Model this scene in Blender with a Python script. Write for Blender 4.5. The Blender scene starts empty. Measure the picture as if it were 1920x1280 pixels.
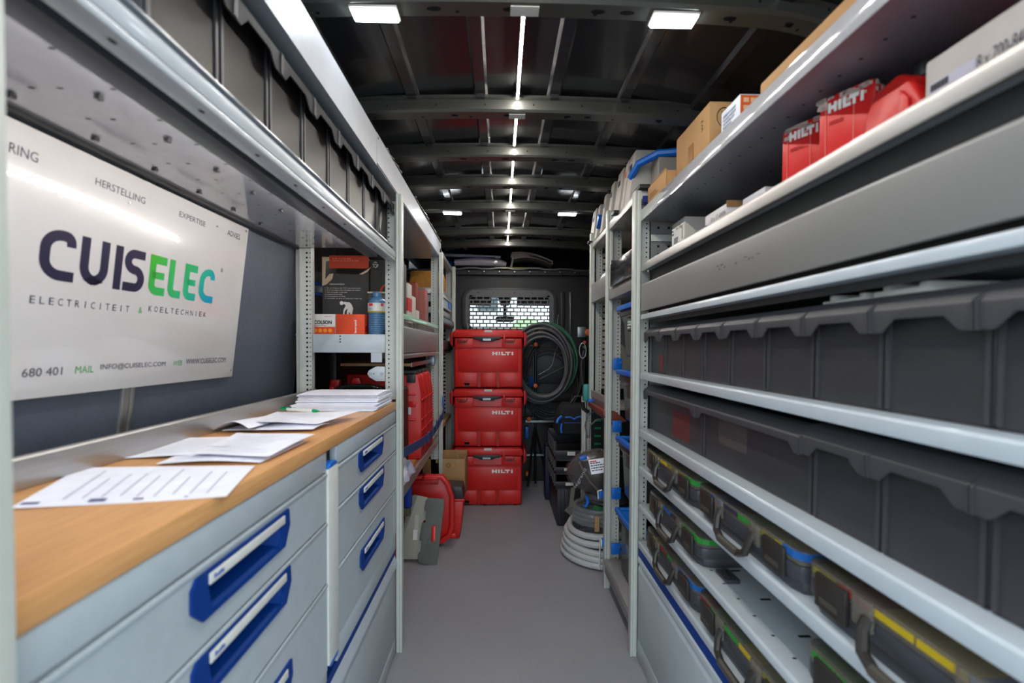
import bpy, bmesh, math, random
from mathutils import Vector, Matrix
random.seed(7)
D = bpy.data
SC = bpy.context.scene
COL = SC.collection

# ------------------------------------------------------------------ camera
_psi, _p, _r = math.radians(1.48), math.radians(1.26), math.radians(0.25)
fw = Vector((math.sin(_psi) * math.cos(_p), math.cos(_psi) * math.cos(_p), -math.sin(_p)))
rt = Vector((math.cos(_psi), -math.sin(_psi), 0))
up = rt.cross(fw)
rt, up = rt * math.cos(_r) + up * math.sin(_r), -rt * math.sin(_r) + up * math.cos(_r)
cd = D.cameras.new('camera')
cam = D.objects.new('camera', cd)
COL.objects.link(cam)
cam.matrix_world = Matrix(((rt.x, up.x, -fw.x, 0), (rt.y, up.y, -fw.y, 0), (rt.z, up.z, -fw.z, 1.18), (0, 0, 0, 1)))
cd.sensor_width = 36
cd.lens = 16.0
cd.shift_y = 0.0150
cd.clip_start = 0.02
cd.dof.use_dof = True
cd.dof.focus_distance = 2.6
cd.dof.aperture_fstop = 2.8
SC.camera = cam

# ------------------------------------------------------------------ daylight and exposure
W = D.worlds.new('world')
SC.world = W
W.use_nodes = True
bg = W.node_tree.nodes['Background']
bg.inputs[0].default_value = (0.80, 0.92, 1.0, 1)
bg.inputs[1].default_value = 2.9
SC.view_settings.view_transform = 'Standard'
SC.view_settings.look = 'None'
SC.view_settings.gamma = 1
SC.view_settings.use_curve_mapping = False
SC.view_settings.exposure = 0.42
LED_POWER = 390.0        # radiance of the strip diodes
SHELF_POWER = 90.0      # radiance of the strip behind the overhead shelf channel
LAMP_POWER = 40.0       # radiance of the four roof lamps
SC.cycles.use_denoising = True
SC.cycles.max_bounces = 8


# ------------------------------------------------------------------ materials
def lin(c):
    return tuple(((v / 255) / 12.92 if v / 255 <= 0.04045 else ((v / 255 + 0.055) / 1.055) ** 2.4) for v in c)


MATS = {}


def mat(name, rgb, rough=0.5, metal=0.0, noise=0.0, scale=30.0, bump=0.0, bscale=80.0, trans=0.0, alpha=1.0, coat=0.0, spec=0.5, stretch=(1, 1, 1), ior=1.45):
    if name in MATS:
        return MATS[name]
    m = D.materials.new(name)
    m.use_nodes = True
    nt = m.node_tree
    b = nt.nodes['Principled BSDF']
    c = lin(rgb)
    b.inputs['Base Color'].default_value = (*c, 1)
    b.inputs['Roughness'].default_value = rough
    b.inputs['Metallic'].default_value = metal
    b.inputs['Specular IOR Level'].default_value = spec
    b.inputs['IOR'].default_value = ior
    b.inputs['Transmission Weight'].default_value = trans
    b.inputs['Alpha'].default_value = alpha
    b.inputs['Coat Weight'].default_value = coat
    b.inputs['Coat Roughness'].default_value = 0.08
    tc = nt.nodes.new('ShaderNodeTexCoord')
    mp = nt.nodes.new('ShaderNodeMapping')
    mp.inputs['Scale'].default_value = stretch
    nt.links.new(tc.outputs['Object'], mp.inputs[0])
    n = nt.nodes.new('ShaderNodeTexNoise')
    n.inputs['Scale'].default_value = scale
    n.inputs['Detail'].default_value = 5
    nt.links.new(mp.outputs[0], n.inputs['Vector'])
    a = max(noise, 0.04)
    r = nt.nodes.new('ShaderNodeValToRGB')
    r.color_ramp.elements[0].position = 0.3
    r.color_ramp.elements[1].position = 0.7
    r.color_ramp.elements[0].color = (*[v * (1 - a) for v in c], 1)
    r.color_ramp.elements[1].color = (*[min(1, v * (1 + a)) for v in c], 1)
    nt.links.new(n.outputs['Fac'], r.inputs[0])
    nt.links.new(r.outputs[0], b.inputs['Base Color'])
    if bump:
        n2 = nt.nodes.new('ShaderNodeTexNoise')
        n2.inputs['Scale'].default_value = bscale
        n2.inputs['Detail'].default_value = 3
        nt.links.new(mp.outputs[0], n2.inputs['Vector'])
        bu = nt.nodes.new('ShaderNodeBump')
        bu.inputs['Strength'].default_value = bump
        bu.inputs['Distance'].default_value = 0.002
        nt.links.new(n2.outputs['Fac'], bu.inputs['Height'])
        nt.links.new(bu.outputs[0], b.inputs['Normal'])
    MATS[name] = m
    return m


def emit(name, rgb, power):
    m = D.materials.new(name)
    m.use_nodes = True
    b = m.node_tree.nodes['Principled BSDF']
    b.inputs['Base Color'].default_value = (0.8, 0.8, 0.8, 1)
    b.inputs['Emission Color'].default_value = (*rgb, 1)
    b.inputs['Emission Strength'].default_value = power
    MATS[name] = m
    return m


cab = mat('cabinet_paint', (168, 177, 182), 0.38, coat=0.15)
shelfm = mat('shelf_paint', (176, 184, 190), 0.3, coat=0.3)
gloss = mat('glossy_shelf_sheet', (150, 152, 160), 0.12, metal=0.25, coat=0.5)
alu = mat('anodised_aluminium', (172, 174, 170), 0.32, metal=0.55, noise=0.05, scale=6, stretch=(20, 20, 1))
alub = mat('brushed_aluminium', (170, 168, 165), 0.36, metal=0.75, noise=0.06, scale=5, stretch=(20, 0.5, 20))
post = mat('upright_paint', (186, 190, 182), 0.42)
perf = mat('perforated_steel', (186, 188, 182), 0.42)
flapm = mat('flap_aluminium', (140, 138, 136), 0.42, metal=0.35, noise=0.03, scale=3)
black = mat('black_plastic', (22, 22, 24), 0.45)
hole = mat('hole_dark', (8, 8, 9), 0.9)
binm = mat('bin_plastic', (52, 52, 56), 0.42, noise=0.10, scale=5)
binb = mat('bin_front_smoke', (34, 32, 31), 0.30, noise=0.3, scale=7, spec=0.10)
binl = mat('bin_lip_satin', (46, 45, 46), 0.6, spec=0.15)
binlip = mat('bin_lip_plastic', (60, 60, 64), 0.45)
blue = mat('blue_plastic', (0, 62, 146), 0.6, spec=0.2)
blued = mat('blue_plastic_deep', (0, 50, 122), 0.55, spec=0.25)
blueb = mat('blue_plastic_bright', (14, 98, 190), 0.38)
white = mat('white_paper', (232, 232, 240), 0.7)
whitel = mat('label_white', (205, 206, 200), 0.6)
red = mat('red_plastic', (196, 30, 26), 0.36, noise=0.05, scale=5)
redd = mat('red_plastic_deep', (160, 14, 14), 0.4)
card = mat('cardboard', (164, 126, 82), 0.8, noise=0.06, scale=12)
cardd = mat('cardboard_edge', (140, 106, 66), 0.85, noise=0.1, scale=60)
wcard = mat('white_cardboard', (186, 180, 172), 0.7, noise=0.04, scale=20)
steel = mat('galvanised_steel', (150, 156, 162), 0.35, metal=0.8)
roofp = mat('roof_paint', (38, 38, 41), 0.24, coat=0.35, noise=0.06, scale=3)
beamp = mat('roof_bow_paint', (92, 94, 90), 0.3, metal=0.5)
bodyp = mat('body_paint_dark', (22, 22, 24), 0.48)
dgrey = mat('dark_grey_plastic', (46, 46, 50), 0.42)
orange = mat('orange_carton', (214, 72, 34), 0.6)
orangek = mat('orange_plastic', (190, 84, 24), 0.45)
greenp = mat('green_plastic', (20, 140, 80), 0.4)
clear = mat('clear_film', (200, 205, 210), 0.12, alpha=0.22, spec=0.9)
ink = mat('dark_ink', (38, 34, 62), 0.5)
inkg = mat('grey_ink', (70, 66, 88), 0.5)
greeni = mat('green_ink', (96, 178, 96), 0.5)
whitei = mat('white_print', (228, 224, 220), 0.6)
blacki = mat('black_print', (40, 40, 44), 0.6)
redi = mat('red_print', (190, 40, 44), 0.6)
bluei = mat('blue_print', (50, 82, 170), 0.6)


# ------------------------------------------------------------------ geometry collector
class G:
    def __init__(s):
        s.v, s.f = [], []

    def add(s, vs, fs):
        o = len(s.v)
        s.v += [tuple(v) for v in vs]
        s.f += [tuple(i + o for i in f) for f in fs]
        return s

    def box(s, x0, x1, y0, y1, z0, z1):
        x0, x1 = min(x0, x1), max(x0, x1)
        y0, y1 = min(y0, y1), max(y0, y1)
        z0, z1 = min(z0, z1), max(z0, z1)
        return s.add([(x0, y0, z0), (x1, y0, z0), (x1, y1, z0), (x0, y1, z0), (x0, y0, z1), (x1, y0, z1), (x1, y1, z1), (x0, y1, z1)],
                     [(0, 3, 2, 1), (4, 5, 6, 7), (0, 1, 5, 4), (1, 2, 6, 5), (2, 3, 7, 6), (3, 0, 4, 7)])

    def prism(s, pts, axis, a0, a1):
        n = len(pts)

        def P(p, a):
            if axis == 'x':
                return (a, p[0], p[1])
            if axis == 'y':
                return (p[0], a, p[1])
            return (p[0], p[1], a)
        vs = [P(p, a0) for p in pts] + [P(p, a1) for p in pts]
        fs = [tuple(range(n))[::-1], tuple(range(n, 2 * n))] + [(i, (i + 1) % n, (i + 1) % n + n, i + n) for i in range(n)]
        return s.add(vs, fs)

    def obox(s, c, ux, uy, uz):
        c, ux, uy, uz = map(Vector, (c, ux, uy, uz))
        vs = [c + ux * a + uy * b + uz * d for d in (-.5, .5) for a, b in ((-.5, -.5), (.5, -.5), (.5, .5), (-.5, .5))]
        return s.add(vs, [(0, 3, 2, 1), (4, 5, 6, 7), (0, 1, 5, 4), (1, 2, 6, 5), (2, 3, 7, 6), (3, 0, 4, 7)])

    def tube(s, path, r, n=8, closed=False):
        P = [Vector(p) for p in path]
        m = len(P)
        rs = r if isinstance(r, (list, tuple)) else [r] * m
        vs, fs = [], []
        ref = None
        for i in range(m):
            if closed:
                t = P[(i + 1) % m] - P[i - 1]
            else:
                t = P[min(i + 1, m - 1)] - P[max(i - 1, 0)]
            t.normalize()
            if ref is None:
                ref = Vector((0, 0, 1)) if abs(t.z) < 0.9 else Vector((1, 0, 0))
                ref = (ref - t * ref.dot(t)).normalized()
            else:
                ref = (ref - t * ref.dot(t)).normalized()
            b = t.cross(ref)
            for k in range(n):
                a = 2 * math.pi * k / n
                vs.append(P[i] + (ref * math.cos(a) + b * math.sin(a)) * rs[i])
        for i in range(m if closed else m - 1):
            j = (i + 1) % m
            for k in range(n):
                fs.append((i * n + k, i * n + (k + 1) % n, j * n + (k + 1) % n, j * n + k))
        if not closed:
            fs.append(tuple(range(n))[::-1])
            fs.append(tuple((m - 1) * n + k for k in range(n)))
        return s.add(vs, fs)

    def cyl(s, p0, p1, r, n=12):
        return s.tube([p0, p1], r, n)

    def lathe(s, prof, c, n=20):
        vs, fs = [], []
        for r, z in prof:
            for k in range(n):
                a = 2 * math.pi * k / n
                vs.append((c[0] + r * math.cos(a), c[1] + r * math.sin(a), c[2] + z))
        m = len(prof)
        for i in range(m - 1):
            for k in range(n):
                fs.append((i * n + k, i * n + (k + 1) % n, (i + 1) * n + (k + 1) % n, (i + 1) * n + k))
        fs.append(tuple(range(n))[::-1])
        fs.append(tuple((m - 1) * n + k for k in range(n)))
        return s.add(vs, fs)

    def grid(s, fn, nu, nv, th=0.0):
        vs = [Vector(fn(i / nu, j / nv)) for j in range(nv + 1) for i in range(nu + 1)]
        fs = [(j * (nu + 1) + i, j * (nu + 1) + i + 1, (j + 1) * (nu + 1) + i + 1, (j + 1) * (nu + 1) + i) for j in range(nv) for i in range(nu)]
        if th:
            o = len(vs)
            vs = vs + [v - Vector((0, 0, th)) for v in vs]
            fs = fs + [tuple(i + o for i in f)[::-1] for f in fs]
            rim = [i for i in range(nu)] + [j * (nu + 1) + nu for j in range(nv)] + [nv * (nu + 1) + i for i in range(nu, 0, -1)] + [j * (nu + 1) for j in range(nv, 0, -1)]
            for a, b in zip(rim, rim[1:] + rim[:1]):
                fs.append((b, a, a + o, b + o))
        return s.add(vs, fs)

    def rot(s, ang, c, axis='Z'):
        M = Matrix.Translation(Vector(c)) @ Matrix.Rotation(ang, 4, axis) @ Matrix.Translation(-Vector(c))
        s.v = [tuple(M @ Vector(v)) for v in s.v]
        return s

    def ob(s, name, m, parent=None, bevel=0.0, seg=2, smooth=False, label=None, kind=None, subsurf=0):
        me = D.meshes.new(name)
        off = world_loc(parent)
        me.from_pydata([(x - off.x, y - off.y, z - off.z) for x, y, z in s.v], [], s.f)
        bm = bmesh.new()
        bm.from_mesh(me)
        bmesh.ops.recalc_face_normals(bm, faces=bm.faces)
        if bevel:
            es = [e for e in bm.edges if len(e.link_faces) == 2 and e.calc_face_angle(0) > 0.5]
            bmesh.ops.bevel(bm, geom=es, offset=bevel, segments=seg, profile=0.5, affect='EDGES', clamp_overlap=True)
        bm.to_mesh(me)
        bm.free()
        me.materials.append(m)
        if smooth or bevel:
            for p in me.polygons:
                p.use_smooth = True
            me.set_sharp_from_angle(angle=math.radians(35))
        o = D.objects.new(name, me)
        COL.objects.link(o)
        if parent is not None:
            o.parent = parent
        if subsurf:
            md = o.modifiers.new('smooth', 'SUBSURF')
            md.levels = md.render_levels = subsurf
        if label:
            o['label'] = label
        if kind:
            o['kind'] = kind
        return o


def world_loc(o):
    v = Vector((0, 0, 0))
    while o is not None:
        v += Vector(o.location)
        o = o.parent
    return v


def thing(name, label, cat, loc=(0, 0, 0), group=None):
    o = D.objects.new(name, None)
    COL.objects.link(o)
    o.location = loc
    o.empty_display_size = 0.05
    o['label'] = label
    o['category'] = cat
    if group:
        o['group'] = group
    return o


def tag(o, label, cat, group=None):
    o['label'] = label
    o['category'] = cat
    if group:
        o['group'] = group
    return o


def struct(name, g, m, **k):
    o = g.ob(name, m, **k)
    o['kind'] = 'structure'
    return o


def copy_tree(o, parent=None):
    c = o.copy()
    COL.objects.link(c)
    c.parent = parent
    for ch in list(o.children):
        copy_tree(ch, c)
    return c


def text(s, name, o, u, v, w, h, m, parent, bold=0.0, lift=0.0006):
    """flat lettering fitted into a w x h box whose lower left corner is o"""
    cu = D.curves.new('t', 'FONT')
    cu.body = s
    cu.offset = bold
    cu.resolution_u = 3
    to = D.objects.new('t', cu)
    me = D.meshes.new_from_object(to)
    D.objects.remove(to)
    D.curves.remove(cu)
    xs = [q.co.x for q in me.vertices]
    ys = [q.co.y for q in me.vertices]
    if not xs:
        return None
    x0, x1, y0, y1 = min(xs), max(xs), min(ys), max(ys)
    u, v, o = Vector(u).normalized(), Vector(v).normalized(), Vector(o)
    n = u.cross(v)
    off = world_loc(parent)
    for q in me.vertices:
        a = (q.co.x - x0) / (x1 - x0) * w
        b = (q.co.y - y0) / max(1e-6, y1 - y0) * h
        q.co = o + u * a + v * b + n * lift - off
    me.materials.clear()
    me.materials.append(m)
    me.name = name
    ob = D.objects.new(name, me)
    COL.objects.link(ob)
    ob.parent = parent
    return ob


def quadpatch(name, o, u, v, w, h, m, parent, th=0.0008):
    u, v, o = Vector(u).normalized(), Vector(v).normalized(), Vector(o)
    n = u.cross(v)
    g = G().obox(o + u * w / 2 + v * h / 2 + n * th / 2, u * w, v * h, n * th)
    return g.ob(name, m, parent)


CY, CZ = (0, 1, 0), (0, 0, 1)
YN = (0, -1, 0)
XP = (1, 0, 0)
LOGO = [  # block lettering of the tool maker, five characters on a 23 x 5 grid
    (0, 0, 1.6, 5), (3.4, 0, 5, 5), (1.6, 1.6, 3.4, 3.4), (6, 0, 7.6, 5), (8.6, 0, 10.2, 5), (10.2, 0, 13, 1.6),
    (12.2, 3.2, 17.4, 5), (14.1, 0, 15.7, 3.2), (18.4, 0, 20, 5)]


def logo(o, u, v, w, h, parent, name='logo_lettering', m=None):
    u, v, o = Vector(u).normalized(), Vector(v).normalized(), Vector(o)
    n = u.cross(v)
    g = G()
    for a, b, c, d in LOGO:
        g.obox(o + u * ((a + c) / 2 / 20 * w) + v * ((b + d) / 2 / 5 * h) + n * 0.0006, u * ((c - a) / 20 * w), v * ((d - b) / 5 * h), n * 0.0012)
    return g.ob(name, m or whitei, parent)


def lines(o, u, v, w, h, n, m, parent, name='printed_lines', fill=0.5, seed=1):
    """rows of small unreadable print"""
    rnd = random.Random(seed)
    u, v, o = Vector(u).normalized(), Vector(v).normalized(), Vector(o)
    nn = u.cross(v)
    g = G()
    rh = h / n
    for i in range(n):
        x = 0
        ww = w * rnd.uniform(0.55, 1)
        while x < ww:
            l = min(rnd.uniform(0.04, 0.16) * w, ww - x)
            g.obox(o + u * (x + l / 2) + v * (h - (i + .5) * rh) + nn * 0.0005, u * l, v * rh * fill, nn * 0.0006)
            x += l + 0.03 * w
    return g.ob(name, m, parent)

# ================================================================== SETTING
RB = 1.98       # underside of the roof bows
XC = 0.08       # centre line of the van


def roofz(x):
    t = (x - XC) / 0.86
    return 2.045 - 0.07 * t * t - 0.05 * t ** 6


# floor
m = mat('floor_vinyl', (136, 135, 141), 0.5, noise=0.05, scale=3)
nt = m.node_tree
tc = nt.nodes.new('ShaderNodeTexCoord')
wv = nt.nodes.new('ShaderNodeTexVoronoi')
wv.inputs['Scale'].default_value = 140
mpp = nt.nodes.new('ShaderNodeMapping')
mpp.inputs['Scale'].default_value = (1, 0.6, 1)
nt.links.new(tc.outputs['Object'], mpp.inputs[0])
nt.links.new(mpp.outputs[0], wv.inputs['Vector'])
bu = nt.nodes.new('ShaderNodeBump')
bu.inputs['Strength'].default_value = 0.35
bu.inputs['Distance'].default_value = 0.001
nt.links.new(wv.outputs['Distance'], bu.inputs['Height'])
nt.links.new(bu.outputs[0], nt.nodes['Principled BSDF'].inputs['Normal'])
struct('floor', G().box(-0.90, 1.0, 0.02, 4.0, -0.03, 0), m)
struct('ground', G().box(-30, 30, -30, 40, -0.75, -0.7), mat('asphalt', (96, 98, 100), 0.9, noise=0.15, scale=5))

# side walls (dark body steel) with the lining of the work bay
wl = G()
wl.prism([(-0.90, -0.03), (-0.90, 0.9), (-0.825, 1.6), (-0.790, 1.97), (-0.82, 1.97), (-0.865, 1.6), (-0.945, 0.9), (-0.945, -0.03)], 'y', 0.02, 4.0)
wall_l = struct('wall_left', wl, bodyp)
lining = mat('lining_panel', (88, 94, 106), 0.45)
nt = lining.node_tree
tc = nt.nodes.new('ShaderNodeTexCoord')
vo = nt.nodes.new('ShaderNodeTexVoronoi')
vo.inputs['Scale'].default_value = 105
nt.links.new(tc.outputs['Object'], vo.inputs['Vector'])
bu = nt.nodes.new('ShaderNodeBump')
bu.inputs['Strength'].default_value = 0.5
bu.inputs['Distance'].default_value = 0.0015
nt.links.new(vo.outputs['Distance'], bu.inputs['Height'])
nt.links.new(bu.outputs[0], nt.nodes['Principled BSDF'].inputs['Normal'])


def wx(z, d=0.0):      # inner face of the lining at height z
    return -0.856 + (z - 0.97) * 0.115 + d


def lean(g, y0, y1, z0, z1, d0, d1):
    g.add([(wx(z0, d0), y0, z0), (wx(z0, d0), y1, z0), (wx(z1, d0), y1, z1), (wx(z1, d0), y0, z1),
           (wx(z0, d1), y0, z0), (wx(z0, d1), y1, z0), (wx(z1, d1), y1, z1), (wx(z1, d1), y0, z1)],
          [(0, 1, 2, 3), (7, 6, 5, 4), (0, 4, 5, 1), (1, 5, 6, 2), (2, 6, 7, 3), (3, 7, 4, 0)])
    return g


lean(G(), 0.03, 1.044, 0.90, 1.60, -0.014, 0).ob('lining_panel', lining, wall_l)
lean(G(), 1.052, 1.90, 0.90, 1.60, -0.014, 0).ob('lining_panel', lining, wall_l)
js = lean(G(), 1.031, 1.041, 0.93, 1.56, -0.002, 0.006)
lean(js, 1.055, 1.065, 0.93, 1.56, -0.002, 0.006)
lean(js, 1.041, 1.055, 0.93, 1.56, -0.002, 0.003)
js.ob('joint_strip', alub, wall_l, bevel=0.001)
wr = G().prism([(1.0, -0.03), (1.0, 0.9), (0.95, 1.6), (0.925, 1.97), (0.96, 1.97), (0.99, 1.6), (1.045, 0.9), (1.045, -0.03)], 'y', 0.02, 4.0)
wall_r = struct('wall_right', wr, bodyp)
for y0 in (2.9, 3.3, 3.65):
    G().box(0.93, 1.0, y0, y0 + 0.07, 0.1, 1.75).ob('wall_rib', bodyp, wall_r, bevel=0.008)
for y0 in (2.3, 3.2):
    G().box(-0.86, -0.82, y0, y0 + 0.07, 0.1, 1.75).ob('wall_rib', bodyp, wall_l, bevel=0.008)

# roof sheet with pressed swages running lengthways
rc = G()
xs = []
N = 64
swage = [-0.50, -0.30, -0.07, 0.18, 0.42, 0.67]
prof = []
for i in range(N + 1):
    x = XC - 0.87 + 1.74 * i / N
    z = roofz(x)
    prof.append((x, z))
extra = []
for sx in swage:
    for d, dz in ((-0.024, 0), (-0.016, -0.012), (0.016, -0.012), (0.024, 0)):
        extra.append((sx + d, roofz(sx + d) + dz))
base = [p for p in prof if all(abs(p[0] - sx) > 0.026 for sx in swage)]
prof = sorted(base + extra)
poly = prof + [(x, z + 0.03) for x, z in reversed(prof)]
n = len(prof)
Y0, Y1 = 0.02, 5.4
vs = [(x, Y0, z) for x, z in prof] + [(x, Y1, z) for x, z in prof] + [(x, Y0, z + .03) for x, z in prof] + [(x, Y1, z + .03) for x, z in prof]
fs = []
for i in range(n - 1):
    fs.append((i, i + 1, n + i + 1, n + i))
    fs.append((2 * n + i, 3 * n + i, 3 * n + i + 1, 2 * n + i + 1))
    fs.append((i, 2 * n + i, 2 * n + i + 1, i + 1))
    fs.append((n + i, n + i + 1, 3 * n + i + 1, 3 * n + i))
fs += [(0, n, 3 * n, 2 * n), (n - 1, 3 * n - 1, 4 * n - 1, 2 * n - 1)]
rc.add(vs, fs)
ceiling = struct('ceiling', rc, roofp, smooth=True)
for x0 in (-0.80, 0.90):      # cant rails
    G().prism([(x0, 1.93), (x0 + 0.06, 1.93), (x0 + 0.06, 2.0), (x0, 2.0)], 'y', 0.05, 4.0).ob('cant_rail', bodyp, ceiling, bevel=0.01)

# roof bows
BOWS = [1.075, 1.57, 1.935, 2.28, 2.675, 3.26, 3.64]


def bowz(x):
    t = (x - XC) / 0.78
    return RB - 0.028 * t * t - 0.06 * max(0, abs(t) - 0.72) ** 1.5 * 4


for k, y in enumerate(BOWS):
    g = G()
    xs = [XC - 0.80 + 1.60 * i / 32 for i in range(33)]
    pr = [(0.0, 0.052), (0.0, 0.044), (0.010, 0.040), (0.004, 0.006), (0.012, 0.0), (0.058, 0.0), (0.064, 0.02), (0.064, 0.05)]
    vs, fs = [], []
    for x in xs:
        b = bowz(x)
        for dy, dz in pr:
            vs.append((x, y - 0.012 + dy, b + dz))
    q = len(pr)
    for i in range(len(xs) - 1):
        for j in range(q):
            fs.append((i * q + j, (i + 1) * q + j, (i + 1) * q + (j + 1) % q, i * q + (j + 1) % q))
    fs += [tuple(range(q)), tuple(range((len(xs) - 1) * q, len(xs) * q))[::-1]]
    g.add(vs, fs)
    bow = struct('trim_%d' % (k + 1), g, beamp, smooth=True)
    h = G()      # slots in the underside and rivets in the face
    for x in (-0.62, -0.47, -0.16, 0.02, 0.23, 0.30, 0.55, 0.70):
        w = 0.018 if k % 2 == 0 else 0.012
        h.add([(x + w * math.cos(a) + 0, y + 0.022 + 0.0075 * math.sin(a), bowz(x) - 0.0006) for a in [i * math.pi / 5 for i in range(10)]], [tuple(range(10))])
    for i in range(9):
        x = -0.60 + i * 0.165
        h.add([(x + 0.005 * math.cos(a), y + 0.031 + 0.005 * math.sin(a), bowz(x) - 0.0006) for a in [i * math.pi / 3 for i in range(6)]], [tuple(range(6))])
        h.obox((x + .05, y - 0.0065, bowz(x) + 0.022), (0.004, 0, 0), (0, 0.003, 0), (0, 0, 0.004))
    h.ob('holes', hole, bow, kind='stuff')
    c = G()      # clips along the upper edge
    for sx in swage + [0.055]:
        c.box(sx - 0.014, sx + 0.014, y - 0.02, y - 0.008, bowz(sx) + 0.040, bowz(sx) + 0.058)
    c.ob('clips', dgrey, bow, kind='stuff')

# bulkhead with the window opening
wf = G()
X0, X1, Zb, Zt = -0.30, 0.46, 1.33, 1.655
wf.box(-0.90, X0, 3.98, 4.0, 0, 1.84)
wf.box(X1, 1.0, 3.98, 4.0, 0, 1.84)
wf.box(X0, X1, 3.98, 4.0, 0, Zb)
wf.box(X0, X1, 3.98, 4.0, Zt, 1.84)
wall_f = struct('wall_front', wf, bodyp)
# pressed swages of the bulkhead
G().box(0.30, 0.76, 3.955, 3.982, 0.86, 1.18).ob('pressed_panel', bodyp, wall_f, bevel=0.006, seg=2)
G().box(0.60, 0.62, 3.95, 3.982, 1.25, 1.66).ob('pressed_bead', beamp, wall_f, bevel=0.006)
G().box(0.52, 0.56, 3.95, 3.982, 1.25, 1.66).ob('pressed_bead', bodyp, wall_f, bevel=0.006)
G().box(0.24, 0.86, 3.95, 3.982, 0.70, 0.78).ob('pressed_rail', bodyp, wall_f, bevel=0.01)
g = G().tube([(0.34, 3.95, 0.90), (0.56, 3.95, 1.01), (0.58, 3.95, 1.06), (0.58, 3.95, 1.12), (0.36, 3.95, 1.12)], 0.006, 6)
g.ob('pressed_bead', beamp, wall_f)
# window surround and guard
fr = G()
seg = 8


def rrect(x0, x1, z0, z1, r, n=seg):
    pts = []
    for cx, cz, a0 in ((x1 - r, z1 - r, 0), (x0 + r, z1 - r, 90), (x0 + r, z0 + r, 180), (x1 - r, z0 + r, 270)):
        for i in range(n + 1):
            a = math.radians(a0 + 90 * i / n)
            pts.append((cx + r * math.cos(a), cz + r * math.sin(a)))
    return pts


def ring(g, A, B, y0, y1):
    n = len(A)
    vs = [(x, y0, z) for x, z in A] + [(x, y0, z) for x, z in B] + [(x, y1, z) for x, z in A] + [(x, y1, z) for x, z in B]
    fs = []
    for i in range(n):
        j = (i + 1) % n
        fs += [(i, j, n + j, n + i), (2 * n + i, 3 * n + i, 3 * n + j, 2 * n + j), (i, 2 * n + i, 2 * n + j, j), (n + i, n + j, 3 * n + j, 3 * n + i)]
    g.add(vs, fs)
    return g


win = struct('window_1', ring(G(), rrect(-0.335, 0.495, 1.30, 1.69, 0.10), rrect(-0.275, 0.435, 1.335, 1.652, 0.06), 3.945, 3.978), dgrey, bevel=0.003)
gu = G()
ring(gu, rrect(-0.30, 0.46, 1.318, 1.668, 0.08), rrect(-0.262, 0.42, 1.34, 1.622, 0.04), 3.934, 3.94)
pz, px = 0.0335, 0.0585
nz = 9
z0g = 1.622
for r_ in range(nz):
    z = z0g - r_ * pz
    gu.box(-0.265, 0.425, 3.934, 3.94, z - 0.0115, z)
    off = (r_ % 2) * px / 2
    x = -0.265 + off
    while x < 0.425:
        gu.box(x - 0.0052, x + 0.0052, 3.934, 3.94, z - pz, z - 0.0115)
        x += px
gu.ob('guard_plate', mat('guard_grey', (84, 86, 88), 0.45), win)
glass = mat('window_glass', (235, 245, 245), 0.02, trans=1.0, ior=1.1)
G().box(-0.30, 0.46, 3.986, 3.992, 1.33, 1.655).ob('pane', glass, win)
gb = G()
for x in (-0.19, -0.06, 0.12, 0.27, 0.40):
    gb.cyl((x, 3.928, 1.645), (x, 3.935, 1.645), 0.005, 8)
gb.ob('bolts', black, win, kind='stuff')

# ledge over the cab
ld = G()
pts = []
for i in range(41):
    x = -0.84 + 1.80 * i / 40
    s_ = 0.004 * (1 if (i // 3) % 2 == 0 else -1)
    t = (x - XC) / 0.9
    pts.append((x, 1.853 - 0.022 * t * t + s_))
ld.tube([(x, 3.93, z) for x, z in pts], 0.011, 6)
ledge = struct('trim_8', ld, beamp)
G().box(-0.84, 0.98, 3.935, 4.95, 1.80, 1.838).ob('ledge_board', bodyp, ledge)
G().box(-0.84, 0.98, 4.95, 4.98, 1.80, 2.06).ob('ledge_back', bodyp, ledge)
gb = G()
for i in range(12):
    gb.cyl((-0.66 + i * 0.13, 3.90, 1.822), (-0.66 + i * 0.13, 3.936, 1.822), 0.006, 6)
gb.ob('ledge_rivets', steel, ledge, kind='stuff')

# cab in front of the bulkhead: sides, windscreen opening, dashboard, seats, mirror
cg = G()
cg.box(-0.95, -0.86, 4.0, 5.6, -0.1, 1.02)
cg.box(1.02, 1.11, 4.0, 5.6, -0.1, 1.02)
cg.box(-0.95, -0.86, 4.0, 4.3, 1.02, 2.0)
cg.box(1.02, 1.11, 4.0, 4.3, 1.02, 2.0)
cg.box(-0.95, -0.86, 4.3, 5.4, 1.72, 2.0)
cg.box(1.02, 1.11, 4.3, 5.4, 1.72, 2.0)
cg.box(-0.95, 1.11, 4.0, 6.0, -0.1, -0.03)
cg.box(-0.95, 1.11, 5.2, 5.9, -0.1, 1.05)
cg.box(-0.95, 1.11, 5.0, 5.4, 1.76, 2.1)
cg.prism([(5.9, 1.05), (5.95, 1.05), (5.25, 1.80), (5.19, 1.80)], 'x', -0.95, -0.86)
cg.prism([(5.9, 1.05), (5.95, 1.05), (5.25, 1.80), (5.19, 1.80)], 'x', 1.02, 1.11)
cab_s = struct('trim_9', cg, bodyp)
mi = thing('rear_view_mirror', 'dark oblong rear-view mirror seen through the bulkhead window', 'mirror', (0.05, 5.05, 1.40))
g = G().prism([(p[0], p[1]) for p in rrect(-0.055, 0.155, 1.455, 1.515, 0.028, 4)], 'y', 5.04, 5.07)
g.ob('mirror_housing', dgrey, mi, bevel=0.004)
G().cyl((0.05, 5.07, 1.51), (0.05, 5.30, 1.70), 0.02, 8).ob('mirror_stem', black, mi)
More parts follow.
